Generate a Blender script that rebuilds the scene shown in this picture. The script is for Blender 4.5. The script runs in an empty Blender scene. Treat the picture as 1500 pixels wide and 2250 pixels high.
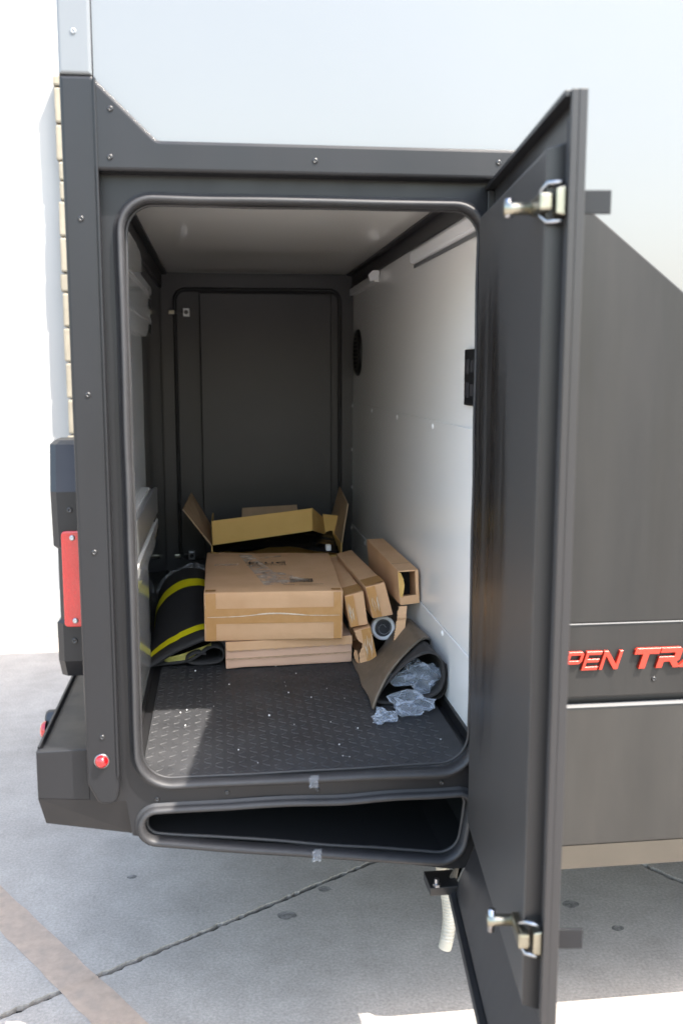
import bpy, bmesh, math, random
from mathutils import Vector, Matrix, Quaternion, noise as mnoise
random.seed(7)
SC = bpy.context.scene
COL = SC.collection
R = math.radians

# ------------------------------------------------------------------ camera
cam_data = bpy.data.cameras.new('camera')
cam = bpy.data.objects.new('camera', cam_data)
COL.objects.link(cam)
SC.camera = cam
cam.location = (0.0, 0.0, 1.6)
cam.rotation_euler = (R(90 - 8.296), 0, R(-7.215))
cam_data.sensor_fit = 'VERTICAL'
cam_data.sensor_height = 36.0
cam_data.lens = 2126.0 / 2250.0 * 36.0
cam_data.clip_start = 0.05
cam_data.clip_end = 500
cam_data.dof.use_dof = True
cam_data.dof.focus_distance = 2.75
cam_data.dof.aperture_fstop = 3.4

# ------------------------------------------------------------------ world, sun, exposure
SUN_TRAVEL = Vector((-1.1, 1.0, -2.4)).normalized()
EL = math.asin(-SUN_TRAVEL.z)
world = bpy.data.worlds.new('World')
SC.world = world
world.use_nodes = True
wn = world.node_tree
sky = wn.nodes.new('ShaderNodeTexSky')
sky.sky_type = 'NISHITA'
sky.sun_disc = False
sky.sun_elevation = EL
sky.sun_rotation = math.atan2(-SUN_TRAVEL.x, -SUN_TRAVEL.y)
sky.air_density = 1.6
sky.dust_density = 3.0
sky.ozone_density = 1.2
wn.links.new(sky.outputs[0], wn.nodes['Background'].inputs[0])
wn.nodes['Background'].inputs[1].default_value = 0.15
sun_data = bpy.data.lights.new('sun', 'SUN')
sun_data.energy = 2.8
sun_data.angle = R(0.5)
sun_data.color = (1.0, 0.925, 0.83)
sun = bpy.data.objects.new('sun', sun_data)
COL.objects.link(sun)
sun.location = (2, -3, 8)
sun.rotation_euler = SUN_TRAVEL.to_track_quat('-Z', 'Y').to_euler()
SC.view_settings.view_transform = 'Standard'
SC.view_settings.look = 'None'
SC.view_settings.gamma = 1.0
SC.view_settings.use_curve_mapping = False
SC.view_settings.exposure = 2.6
SC.cycles.max_bounces = 12
SC.cycles.transparent_max_bounces = 12
SC.cycles.use_denoising = True

# ------------------------------------------------------------------ materials
def mat(name, color, rough=0.5, metal=0.0, var=0.0, vscale=8.0, bump=0.0, bscale=200.0, coat=0.0,
        rough_var=0.0, spec=None, stretch=(1, 1, 1), color2=None, trans=0.0, speck=0.0, emit=None):
    m = bpy.data.materials.new(name)
    m.use_nodes = True
    nt = m.node_tree
    b = nt.nodes['Principled BSDF']
    b.inputs['Base Color'].default_value = (*color, 1)
    b.inputs['Roughness'].default_value = rough
    b.inputs['Metallic'].default_value = metal
    if coat: b.inputs['Coat Weight'].default_value = coat; b.inputs['Coat Roughness'].default_value = 0.06
    if spec is not None: b.inputs['Specular IOR Level'].default_value = spec
    if trans: b.inputs['Transmission Weight'].default_value = trans
    tc = nt.nodes.new('ShaderNodeTexCoord')
    mp = nt.nodes.new('ShaderNodeMapping')
    mp.inputs['Scale'].default_value = stretch
    nt.links.new(tc.outputs['Object'], mp.inputs['Vector'])
    def nz(scale, detail=6, ro=0.6):
        n = nt.nodes.new('ShaderNodeTexNoise')
        n.inputs['Scale'].default_value = scale
        n.inputs['Detail'].default_value = detail
        n.inputs['Roughness'].default_value = ro
        nt.links.new(mp.outputs[0], n.inputs['Vector'])
        return n
    if var or color2:
        n = nz(vscale)
        r = nt.nodes.new('ShaderNodeValToRGB')
        c2 = color2 or tuple(min(1, c * (1 + var)) for c in color)
        c1 = color if color2 else tuple(c * (1 - var) for c in color)
        r.color_ramp.elements[0].position = 0.3
        r.color_ramp.elements[1].position = 0.7
        r.color_ramp.elements[0].color = (*c1, 1)
        r.color_ramp.elements[1].color = (*c2, 1)
        nt.links.new(n.outputs['Fac'], r.inputs[0])
        out = r.outputs[0]
        if speck:
            n2 = nz(90, 2, 0.5)
            r2 = nt.nodes.new('ShaderNodeValToRGB')
            r2.color_ramp.elements[0].position = 0.66
            r2.color_ramp.elements[1].position = 0.74
            r2.color_ramp.elements[0].color = (0, 0, 0, 1)
            r2.color_ramp.elements[1].color = (speck, speck, speck, 1)
            nt.links.new(n2.outputs['Fac'], r2.inputs[0])
            mx = nt.nodes.new('ShaderNodeMix'); mx.data_type = 'RGBA'; mx.blend_type = 'ADD'
            mx.inputs[0].default_value = 1
            nt.links.new(out, mx.inputs[6]); nt.links.new(r2.outputs[0], mx.inputs[7])
            out = mx.outputs[2]
        nt.links.new(out, b.inputs['Base Color'])
    if rough_var:
        n = nz(vscale * 1.7)
        mr = nt.nodes.new('ShaderNodeMapRange')
        mr.inputs[1].default_value = 0.3; mr.inputs[2].default_value = 0.7
        mr.inputs[3].default_value = max(0.02, rough - rough_var); mr.inputs[4].default_value = min(1, rough + rough_var)
        nt.links.new(n.outputs['Fac'], mr.inputs[0])
        nt.links.new(mr.outputs[0], b.inputs['Roughness'])
    if bump:
        n = nz(bscale, 3)
        bp = nt.nodes.new('ShaderNodeBump')
        bp.inputs['Strength'].default_value = bump
        bp.inputs['Distance'].default_value = 0.002
        nt.links.new(n.outputs['Fac'], bp.inputs['Height'])
        nt.links.new(bp.outputs[0], b.inputs['Normal'])
    return m

M = {}
M['charcoal'] = mat('charcoal_paint', (0.0085, 0.0090, 0.0108), 0.40, 0.0, var=0.12, vscale=5, bump=0.025, bscale=500, rough_var=0.08, stretch=(1, 1, .3), spec=0.30)
M['charcoal_door'] = mat('charcoal_door_paint', (0.019, 0.0185, 0.0195), 0.36, 0.0, var=0.08, vscale=4, bump=0.04, bscale=700, rough_var=0.06, stretch=(1, 1, .2), spec=0.4)
M['dusty'] = mat('dusty_charcoal_paint', (0.0078, 0.0079, 0.0082), 0.44, 0.0, vscale=7, bump=0.03, bscale=500, rough_var=0.12, stretch=(1, 1, .12), color2=(0.0175, 0.0170, 0.0164), spec=0.32)
M['charcoal_low'] = mat('lighter_lower_panel_paint', (0.014, 0.0136, 0.013), 0.48, 0.0, vscale=6, bump=0.03, bscale=500, rough_var=0.12, stretch=(1, 1, .2), color2=(0.027, 0.0255, 0.0235), spec=0.35)  # lighter, warmer copy of the right-hand panel paint
M['skirt'] = mat('bounce_lit_skirt', (0.07, 0.06, 0.047), 0.6, 0.0, var=0.1, vscale=9)  # beige paints in light bounced up onto the inward-leaning skirt
M['white_paint'] = mat('pale_gelcoat', (0.118, 0.124, 0.130), 0.16, 0, var=0.02, vscale=1.2, coat=0.4)
M['white_trim'] = mat('pale_grey_extrusion', (0.112, 0.120, 0.128), 0.3, 0, var=0.03, vscale=6)
M['white_in'] = mat('white_composite_liner', (0.88, 0.88, 0.875), 0.24, 0, var=0.01, vscale=3, coat=0.12)
M['ceiling'] = mat('white_gloss_ceiling', (0.88, 0.86, 0.82), 0.07, 0, var=0.01, vscale=3, coat=0.3)
M['grey_mould'] = mat('grey_moulded_plastic', (0.55, 0.56, 0.57), 0.10, 0, var=0.04, vscale=6, coat=0.4)
M['dark_gloss'] = mat('dark_gloss_liner', (0.05, 0.05, 0.055), 0.12, 0, var=0.05, vscale=4, coat=0.4)
M['dark_in'] = mat('dark_satin_liner', (0.030, 0.029, 0.032), 0.45, 0, var=0.06, vscale=4)
M['black'] = mat('black_plastic', (0.009, 0.009, 0.010), 0.4, 0, var=0.1, vscale=9)
M['rubber'] = mat('black_rubber_seal', (0.019, 0.019, 0.021), 0.58, 0, var=0.15, vscale=30)
M['floor_rub'] = mat('rubber_tread_mat', (0.018, 0.019, 0.0215), 0.62, 0, vscale=7, rough_var=0.1, color2=(0.033, 0.034, 0.037), bump=0.1, bscale=400, spec=0.4)
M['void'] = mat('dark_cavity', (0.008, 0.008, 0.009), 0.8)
M['zinc'] = mat('zinc_plated_steel', (0.27, 0.255, 0.205), 0.3, 1.0, var=0.15, vscale=60)
M['steel'] = mat('bright_steel', (0.30, 0.31, 0.33), 0.28, 1.0)
M['screw'] = mat('dark_screw_head', (0.014, 0.014, 0.015), 0.32, 0.0)
M['wscrew'] = mat('white_screw_head', (0.2, 0.215, 0.23), 0.3, 0)
M['red_lens'] = mat('red_lens', (0.30, 0.003, 0.005), 0.1, 0, coat=0.6)
M['reflector'] = mat('red_reflector', (0.36, 0.010, 0.010), 0.16, 0, var=0.10, vscale=160, coat=0.4, bump=0.5, bscale=260)
M['red_letter'] = mat('red_letter_paint', (0.30, 0.022, 0.010), 0.35)
M['concrete'] = mat('concrete', (0.27, 0.27, 0.265), 0.85)
def concrete_nodes(m):
    nt = m.node_tree; b = nt.nodes['Principled BSDF']
    tc = nt.nodes.new('ShaderNodeTexCoord')
    def nz(scale, detail, ro, st=(1, 1, 1), dist=0):
        mp = nt.nodes.new('ShaderNodeMapping'); mp.inputs['Scale'].default_value = st
        nt.links.new(tc.outputs['Object'], mp.inputs[0])
        n = nt.nodes.new('ShaderNodeTexNoise'); n.inputs['Scale'].default_value = scale; n.inputs['Detail'].default_value = detail
        n.inputs['Roughness'].default_value = ro; n.inputs['Distortion'].default_value = dist
        nt.links.new(mp.outputs[0], n.inputs['Vector']); return n.outputs['Fac']
    def ramp(x, a, b_, lo, hi):
        r = nt.nodes.new('ShaderNodeMapRange'); r.inputs[1].default_value = a; r.inputs[2].default_value = b_
        r.inputs[3].default_value = lo; r.inputs[4].default_value = hi
        nt.links.new(x, r.inputs[0]); return r.outputs[0]
    def mul(a, b_):
        k = nt.nodes.new('ShaderNodeMath'); k.operation = 'MULTIPLY'
        nt.links.new(a, k.inputs[0]); nt.links.new(b_, k.inputs[1]); return k.outputs[0]
    f = mul(ramp(nz(1.1, 8, .65, dist=.6), .3, .7, .86, 1.14), ramp(nz(7, 6, .7),   .3, .7, .86, 1.12))
    f = mul(f, ramp(nz(120, 3, .6), .35, .7, .82, 1.15))
    f = mul(f, ramp(nz(14, 8, .75, (1, .25, 1), 1.5), .60, .72, 1.0, .86))
    f = mul(f, ramp(nz(5, 9, .8, (.3, 1, 1), .8), .62, .70, 1.0, .88))
    mx = nt.nodes.new('ShaderNodeVectorMath'); mx.operation = 'SCALE'
    mx.inputs[0].default_value = (0.292, 0.266, 0.240)
    nt.links.new(f, mx.inputs['Scale']); nt.links.new(mx.outputs[0], b.inputs['Base Color'])
    bp = nt.nodes.new('ShaderNodeBump'); bp.inputs['Strength'].default_value = .35; bp.inputs['Distance'].default_value = .003
    nt.links.new(nz(160, 4, .7), bp.inputs['Height']); nt.links.new(bp.outputs[0], b.inputs['Normal'])
concrete_nodes(M['concrete'])
M['joint'] = mat('dirt_filled_joint', (0.012, 0.011, 0.010), 0.95, var=0.3, vscale=60)
M['card'] = mat('brown_cardboard', (0.58, 0.345, 0.185), 0.75, 0, vscale=9, bump=0.15, bscale=260, color2=(0.66, 0.41, 0.235))
M['card_pink'] = mat('pinkish_cardboard', (0.58, 0.37, 0.26), 0.78, 0, vscale=9, bump=0.15, bscale=260, color2=(0.65, 0.425, 0.305))
M['card_y'] = mat('ochre_cardboard', (0.64, 0.40, 0.12), 0.75, 0, vscale=9, bump=0.15, bscale=260, color2=(0.70, 0.45, 0.15))
M['card_in'] = mat('cardboard_inside', (0.42, 0.29, 0.18), 0.8, 0, var=0.08, vscale=20)
M['tape'] = mat('brown_packing_tape', (0.47, 0.245, 0.085), 0.2, 0, vscale=30, color2=(0.53, 0.29, 0.115), bump=0.3, bscale=35)
M['tape_highlight'] = mat('creased_tape_highlight', (0.72, 0.62, 0.5), 0.2, 0, var=0.1, vscale=30)  # pale tan paints the highlights on creased tape
M['ink'] = mat('black_print', (0.03, 0.025, 0.02), 0.7)
M['scuff'] = mat('pale_scuff', (0.55, 0.42, 0.32), 0.6, var=0.2, vscale=40)
M['foam'] = mat('black_foam_mat', (0.022, 0.022, 0.024), 0.75, 0, var=0.1, vscale=30, bump=0.3, bscale=500)
M['yellow'] = mat('yellow_tape', (0.80, 0.72, 0.01), 0.5, 0, var=0.06, vscale=20)
M['pale_yellow'] = mat('pale_yellow_backing', (0.55, 0.52, 0.17), 0.6, 0, var=0.06, vscale=20)
M['felt'] = mat('brown_dusty_mat', (0.085, 0.068, 0.05), 0.55, 0, vscale=10, color2=(0.15, 0.12, 0.09), stretch=(1, .4, 1), rough_var=0.12, bump=0.2, bscale=60)
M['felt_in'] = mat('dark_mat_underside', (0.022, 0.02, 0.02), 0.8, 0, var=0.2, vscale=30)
M['white_plastic'] = mat('white_plastic', (0.76, 0.77, 0.79), 0.35)
M['hose'] = mat('white_corrugated_hose', (0.34, 0.32, 0.275), 0.5, 0, var=0.1, vscale=30)
M['wall_white'] = mat('white_building_paint', (0.30, 0.30, 0.295), 0.8, 0, var=0.02, vscale=1.5, bump=0.15, bscale=80)
M['block'] = mat('cream_split_block', (0.20, 0.178, 0.137), 0.9, 0, var=0.12, vscale=12, bump=0.6, bscale=60)
M['render'] = mat('grey_mortar', (0.12, 0.115, 0.10), 0.9, 0, var=0.08, vscale=6, bump=0.3, bscale=80)
M['edge_highlight'] = mat('painted_edge_highlight', (0.16, 0.16, 0.16), 0.3)  # pale grey for highlight lines painted along panel edges
M['crumb'] = mat('white_crumb', (0.7, 0.7, 0.7), 0.7)

def film_mat(name, tint, lo, hi, rough, mode='noise', scale=38.0, a=0.38, b=0.68):
    m = bpy.data.materials.new(name); m.use_nodes = True
    nt = m.node_tree
    for n in list(nt.nodes): nt.nodes.remove(n)
    out = nt.nodes.new('ShaderNodeOutputMaterial')
    tr = nt.nodes.new('ShaderNodeBsdfTransparent'); tr.inputs[0].default_value = (.95, .96, .98, 1)
    pb = nt.nodes.new('ShaderNodeBsdfPrincipled')
    pb.inputs['Base Color'].default_value = (*tint, 1); pb.inputs['Roughness'].default_value = rough
    tc = nt.nodes.new('ShaderNodeTexCoord')
    mr = nt.nodes.new('ShaderNodeMapRange')
    mr.inputs[1].default_value = a; mr.inputs[2].default_value = b
    mr.inputs[3].default_value = lo; mr.inputs[4].default_value = hi
    if mode == 'sheet':
        lw = nt.nodes.new('ShaderNodeLayerWeight'); lw.inputs['Blend'].default_value = scale
        nt.links.new(lw.outputs['Facing'], mr.inputs[0])
    elif mode == 'folds':
        n = nt.nodes.new('ShaderNodeTexNoise'); n.inputs['Scale'].default_value = scale; n.inputs['Detail'].default_value = 3; n.inputs['Distortion'].default_value = 1.6
        nt.links.new(tc.outputs['Object'], n.inputs['Vector'])
        su = nt.nodes.new('ShaderNodeMath'); su.operation = 'SUBTRACT'; su.inputs[1].default_value = .5
        ab = nt.nodes.new('ShaderNodeMath'); ab.operation = 'ABSOLUTE'
        nt.links.new(n.outputs['Fac'], su.inputs[0]); nt.links.new(su.outputs[0], ab.inputs[0]); nt.links.new(ab.outputs[0], mr.inputs[0])
        bp = nt.nodes.new('ShaderNodeBump'); bp.inputs['Strength'].default_value = .8; bp.inputs['Distance'].default_value = .01
        nt.links.new(ab.outputs[0], bp.inputs['Height']); nt.links.new(bp.outputs[0], pb.inputs['Normal'])
    elif mode == 'cells':
        n = nt.nodes.new('ShaderNodeTexVoronoi'); n.inputs['Scale'].default_value = scale
        n2 = nt.nodes.new('ShaderNodeTexNoise'); n2.inputs['Scale'].default_value = 14; n2.inputs['Detail'].default_value = 4
        mxv = nt.nodes.new('ShaderNodeVectorMath'); mxv.operation = 'MULTIPLY_ADD'; mxv.inputs[1].default_value = (.05, .05, .05)
        nt.links.new(tc.outputs['Object'], n2.inputs['Vector'])
        nt.links.new(n2.outputs['Color'], mxv.inputs[0]); nt.links.new(tc.outputs['Object'], mxv.inputs[2])
        nt.links.new(mxv.outputs[0], n.inputs['Vector'])
        sx = nt.nodes.new('ShaderNodeSeparateColor'); nt.links.new(n.outputs['Color'], sx.inputs[0])
        nt.links.new(sx.outputs[0], mr.inputs[0])
        bp = nt.nodes.new('ShaderNodeBump'); bp.inputs['Strength'].default_value = .9; bp.inputs['Distance'].default_value = .008
        nt.links.new(n.outputs['Distance'], bp.inputs['Height']); nt.links.new(bp.outputs[0], pb.inputs['Normal'])
    else:
        n = nt.nodes.new('ShaderNodeTexNoise'); n.inputs['Scale'].default_value = scale; n.inputs['Detail'].default_value = 6; n.inputs['Roughness'].default_value = .65
        nt.links.new(tc.outputs['Object'], n.inputs['Vector'])
        nt.links.new(n.outputs['Fac'], mr.inputs[0])
    mx = nt.nodes.new('ShaderNodeMixShader')
    nt.links.new(mr.outputs[0], mx.inputs[0])
    nt.links.new(tr.outputs[0], mx.inputs[1]); nt.links.new(pb.outputs[0], mx.inputs[2])
    nt.links.new(mx.outputs[0], out.inputs[0])
    return m
M['film'] = film_mat('clear_plastic_film', (0.62, 0.69, 0.80), 0.10, 0.78, 0.05, 'sheet', 0.45, .15, .95)
M['bubble'] = film_mat('bubble_wrap_film', (0.72, 0.74, 0.78), 0.04, 0.30, 0.15, 'cells', 90, .2, .9)
M['grime'] = film_mat('pale_scuff_film', (0.78, 0.66, 0.55), 0.0, 0.80, 0.5, 'noise', 26, .40, .70)
M['stripe'] = film_mat('faded_brown_stripe_paint', (0.42, 0.315, 0.24), 0.50, 0.78, 0.8, 'noise', 22, .36, .66)
M['stain'] = film_mat('oil_stain', (0.10, 0.098, 0.095), 0.05, 0.55, 0.8, 'noise', 40, .35, .6)

# darker, smoother streaked patch on the inside of the door, towards the hinge
def streak_patch(m):
    nt = m.node_tree
    b = nt.nodes['Principled BSDF']
    tc = nt.nodes.new('ShaderNodeTexCoord')
    def grad(center, size, warp, lo, hi):
        mp = nt.nodes.new('ShaderNodeMapping')
        mp.vector_type = 'TEXTURE'
        mp.inputs['Location'].default_value = center
        mp.inputs['Scale'].default_value = size
        n = nt.nodes.new('ShaderNodeTexNoise'); n.inputs['Scale'].default_value = 3.2; n.inputs['Detail'].default_value = 5
        sp_ = nt.nodes.new('ShaderNodeMapping'); sp_.inputs['Scale'].default_value = (1, 4.5, .55)
        nt.links.new(tc.outputs['Object'], sp_.inputs[0]); nt.links.new(sp_.outputs[0], n.inputs['Vector'])
        ad = nt.nodes.new('ShaderNodeVectorMath'); ad.operation = 'MULTIPLY_ADD'
        ad.inputs[1].default_value = (warp * .1, warp, warp)
        nt.links.new(n.outputs['Color'], ad.inputs[0]); nt.links.new(tc.outputs['Object'], ad.inputs[2])
        nt.links.new(ad.outputs[0], mp.inputs[0])
        ln = nt.nodes.new('ShaderNodeVectorMath'); ln.operation = 'LENGTH'
        nt.links.new(mp.outputs[0], ln.inputs[0])
        mr = nt.nodes.new('ShaderNodeMapRange'); mr.interpolation_type = 'SMOOTHSTEP'
        mr.inputs[1].default_value = lo; mr.inputs[2].default_value = hi; mr.inputs[3].default_value = 1; mr.inputs[4].default_value = 0
        nt.links.new(ln.outputs['Value'], mr.inputs[0])
        return mr.outputs[0]
    g1 = grad((0.55, 1.90, 1.40), (0.8, 0.27, 0.54), 0.16, 0.62, 1.0)
    st = nt.nodes.new('ShaderNodeTexNoise'); st.inputs['Scale'].default_value = 2.2; st.inputs['Detail'].default_value = 4
    sm = nt.nodes.new('ShaderNodeMapping'); sm.inputs['Scale'].default_value = (1, 9, .5)
    nt.links.new(tc.outputs['Object'], sm.inputs[0]); nt.links.new(sm.outputs[0], st.inputs['Vector'])
    mr2 = nt.nodes.new('ShaderNodeMapRange'); mr2.inputs[1].default_value = .36; mr2.inputs[2].default_value = .62; mr2.inputs[3].default_value = 1.0; mr2.inputs[4].default_value = .25
    nt.links.new(st.outputs['Fac'], mr2.inputs[0])
    mu = nt.nodes.new('ShaderNodeMath'); mu.operation = 'MULTIPLY'
    nt.links.new(g1, mu.inputs[0]); nt.links.new(mr2.outputs[0], mu.inputs[1])
    mx = nt.nodes.new('ShaderNodeMix'); mx.data_type = 'RGBA'
    mx.inputs[6].default_value = (0.034, 0.033, 0.033, 1); mx.inputs[7].default_value = (0.008, 0.0065, 0.0065, 1)
    nt.links.new(mu.outputs[0], mx.inputs[0]); nt.links.new(mx.outputs[2], b.inputs['Base Color'])
    mr3 = nt.nodes.new('ShaderNodeMapRange'); mr3.inputs[3].default_value = .42; mr3.inputs[4].default_value = .26
    nt.links.new(mu.outputs[0], mr3.inputs[0]); nt.links.new(mr3.outputs[0], b.inputs['Roughness'])
M['door_pan'] = mat('streaked_door_liner', (0.04, 0.038, 0.037), 0.4, 0.0)
streak_patch(M['door_pan'])

# ------------------------------------------------------------------ helpers
def tag(o, label=None, cat=None, group=None, kind=None):
    if label: o['label'] = label
    if cat: o['category'] = cat
    if group: o['group'] = group
    if kind: o['kind'] = kind
    return o
def thing(name, label, cat, loc, group=None):
    o = bpy.data.objects.new(name, None)
    o.empty_display_size = 0.05
    COL.objects.link(o); o.location = loc
    return tag(o, label, cat, group)
def world_loc(o):
    v = Vector(o.location)
    while o.parent is not None:
        o = o.parent
        v = v  # child meshes are authored in world space with an inverse
    return v
def attach(o, parent):
    o.parent = parent
    if parent is not None:
        o.matrix_parent_inverse = full(parent).inverted()
def full(o):
    loc = Matrix.LocRotScale(o.location, o.rotation_euler, o.scale)
    if o.parent is None: return loc
    return full(o.parent) @ o.matrix_parent_inverse @ loc
def obj(name, bm, material, parent=None, smooth=False, kind=None):
    me = bpy.data.meshes.new(name)
    bmesh.ops.recalc_face_normals(bm, faces=bm.faces)
    bm.to_mesh(me); bm.free()
    if smooth:
        for p in me.polygons: p.use_smooth = True
    if isinstance(material, str): material = M[material]
    me.materials.append(material)
    o = bpy.data.objects.new(name, me)
    COL.objects.link(o)
    attach(o, parent)
    if kind: o['kind'] = kind
    return o
def inst(name, src, matrix, parent):
    o = bpy.data.objects.new(name, src)
    COL.objects.link(o)
    o.matrix_basis = matrix
    attach(o, parent)
    return o
def add_box(bm, p0, p1, bev=0.0, seg=2, mtx=None):
    x0, y0, z0 = p0; x1, y1, z1 = p1
    r = bmesh.ops.create_cube(bm, size=1)
    vs = r['verts']
    bmesh.ops.scale(bm, verts=vs, vec=(x1 - x0, y1 - y0, z1 - z0))
    bmesh.ops.translate(bm, verts=vs, vec=((x0 + x1) / 2, (y0 + y1) / 2, (z0 + z1) / 2))
    if mtx is not None: bmesh.ops.transform(bm, verts=vs, matrix=mtx)
    if bev:
        es = list({e for v in vs for e in v.link_edges})
        bmesh.ops.bevel(bm, geom=es, offset=bev, segments=seg, profile=0.6, affect='EDGES')
    return bm
def box(p0, p1, bev=0.0, seg=2, mtx=None):
    return add_box(bmesh.new(), p0, p1, bev, seg, mtx)
def add_plate(bm, outer, holes, y0, y1, bev=0.0, to3=None):
    """polygon in (x,z) with holes, extruded from y0 (front) to y1 (back)"""
    if not holes:
        bm.faces.new([bm.verts.new((x, y0, z)) for x, z in outer])
    loops = ([outer] + list(holes)) if holes else []
    edges = []
    for lp in loops:
        vs = [bm.verts.new((x, y0, z)) for x, z in lp]
        for i in range(len(vs)): edges.append(bm.edges.new((vs[i], vs[(i + 1) % len(vs)])))
    if holes: bmesh.ops.triangle_fill(bm, use_beauty=True, use_dissolve=False, edges=edges, normal=(0, -1, 0))
    fs = [f for f in bm.faces if all(abs(v.co.y - y0) < 1e-7 for v in f.verts)]
    ex = bmesh.ops.extrude_face_region(bm, geom=fs)
    vs = [g for g in ex['geom'] if isinstance(g, bmesh.types.BMVert)]
    bmesh.ops.translate(bm, verts=vs, vec=(0, y1 - y0, 0))
    if bev:
        es = [e for e in bm.edges if len(e.link_faces) == 2 and e.calc_face_angle(0) > 0.6 and all(abs(v.co.y - y0) < 1e-6 for v in e.verts)]
        bmesh.ops.bevel(bm, geom=es, offset=bev, segments=3, profile=0.5, affect='EDGES')
    if to3 is not None:
        bmesh.ops.transform(bm, verts=bm.verts, matrix=to3)
    return bm
def plate(outer, holes, y0, y1, bev=0.0, to3=None):
    return add_plate(bmesh.new(), outer, holes, y0, y1, bev, to3)
def rrect(x0, x1, z0, z1, r, n=8):
    if not isinstance(r, (tuple, list)): r = (r, r, r, r)   # BL, BR, TR, TL
    pts = []
    for cx, cz, a0, rr in ((x0 + r[0], z0 + r[0], 180, r[0]), (x1 - r[1], z0 + r[1], 270, r[1]), (x1 - r[2], z1 - r[2], 0, r[2]), (x0 + r[3], z1 - r[3], 90, r[3])):
        for k in range(n + 1):
            a = R(a0 + 90 * k / n)
            pts.append((cx + rr * math.cos(a), cz + rr * math.sin(a)))
    return pts
def round_poly(pts, rads, n=6):
    out = []
    N = len(pts)
    for i, p in enumerate(pts):
        p = Vector(p); a = Vector(pts[i - 1]); b = Vector(pts[(i + 1) % N]); r = rads[i] if isinstance(rads, (list, tuple)) else rads
        if r <= 0: out.append(tuple(p)); continue
        da = (a - p).normalized(); db = (b - p).normalized()
        ang = da.angle(db); t = min(r / math.tan(ang / 2), (a - p).length * .48, (b - p).length * .48)
        rr = t * math.tan(ang / 2)
        c = p + (da + db).normalized() * (rr / math.sin(ang / 2))
        s = p + da * t - c; e = p + db * t - c
        tot = s.angle_signed(e)
        for k in range(n + 1):
            th = -tot * k / n
            v = Vector((s.x * math.cos(th) - s.y * math.sin(th), s.x * math.sin(th) + s.y * math.cos(th)))
            out.append(tuple(c + v))
    return out
def densify(pts, step):
    out = []
    for i in range(len(pts)):
        a = Vector(pts[i]); b = Vector(pts[(i + 1) % len(pts)])
        n = max(1, int((b - a).length / step))
        for k in range(n): out.append(tuple(a.lerp(b, k / n)))
    return out
def seal_bm(path, profile, y, wob=0.0, seed=0, wf=4.0):
    """closed path in (x,z), profile list of (outward, depth) offsets swept along it"""
    bm = bmesh.new()
    N = len(path); rings = []
    for i in range(N):
        a = Vector(path[i - 1]); b = Vector(path[(i + 1) % N]); p = Vector(path[i])
        t = (b - a).normalized(); n = Vector((t.y, -t.x))
        w = wob * mnoise.noise((p.x * wf + seed, p.y * wf, seed))
        w2 = wob * mnoise.noise((p.x * wf - seed, p.y * wf, seed + 9))
        rings.append([bm.verts.new((p.x + n.x * (o + w), y + d + w2, p.y + n.y * (o + w))) for o, d in profile])
    K = len(profile)
    for i in range(N):
        for k in range(K):
            bm.faces.new((rings[i][k], rings[(i + 1) % N][k], rings[(i + 1) % N][(k + 1) % K], rings[i][(k + 1) % K]))
    return bm
def circ(r, n=10, cx=0, cy=0, sx=1, sy=1):
    return [(cx + r * sx * math.cos(2 * math.pi * k / n), cy + r * sy * math.sin(2 * math.pi * k / n)) for k in range(n)]
def add_tube(bm, pts, rad, n=10, cap=True):
    pts = [Vector(p) for p in pts]
    rings = []
    up = Vector((0.3, 0.2, 1)).normalized()
    for i, p in enumerate(pts):
        t = (pts[min(i + 1, len(pts) - 1)] - pts[max(i - 1, 0)]).normalized()
        s = t.cross(up)
        if s.length < 1e-4: s = t.cross(Vector((1, 0, 0)))
        s.normalize(); q = s.cross(t).normalized()
        r = rad[i] if isinstance(rad, (list, tuple)) else rad
        rings.append([bm.verts.new(p + (s * math.cos(2 * math.pi * k / n) + q * math.sin(2 * math.pi * k / n)) * r) for k in range(n)])
    for i in range(len(rings) - 1):
        for k in range(n):
            bm.faces.new((rings[i][k], rings[i + 1][k], rings[i + 1][(k + 1) % n], rings[i][(k + 1) % n]))
    if cap:
        bm.faces.new(rings[0]); bm.faces.new(rings[-1])
    return bm
def lathe_bm(profile, n=20):
    """profile (radius, height) about -y axis: height goes toward the viewer (-y)"""
    bm = bmesh.new(); rings = []
    for r, h in profile:
        if r < 1e-6: rings.append([bm.verts.new((0, -h, 0))])
        else: rings.append([bm.verts.new((r * math.cos(2 * math.pi * k / n), -h, r * math.sin(2 * math.pi * k / n))) for k in range(n)])
    for a, b in zip(rings, rings[1:]):
        for k in range(n):
            k2 = (k + 1) % n
            if len(a) == 1 and len(b) == 1: continue
            if len(a) == 1: bm.faces.new((a[0], b[k], b[k2]))
            elif len(b) == 1: bm.faces.new((a[k], b[0], a[k2]))
            else: bm.faces.new((a[k], b[k], b[k2], a[k2]))
    return bm
def mesh_of(bm, name, material, smooth=True):
    me = bpy.data.meshes.new(name); bmesh.ops.recalc_face_normals(bm, faces=bm.faces)
    bm.to_mesh(me); bm.free(); me.materials.append(M[material])
    if smooth:
        for p in me.polygons: p.use_smooth = True
    return me
T = Matrix.Translation

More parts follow.
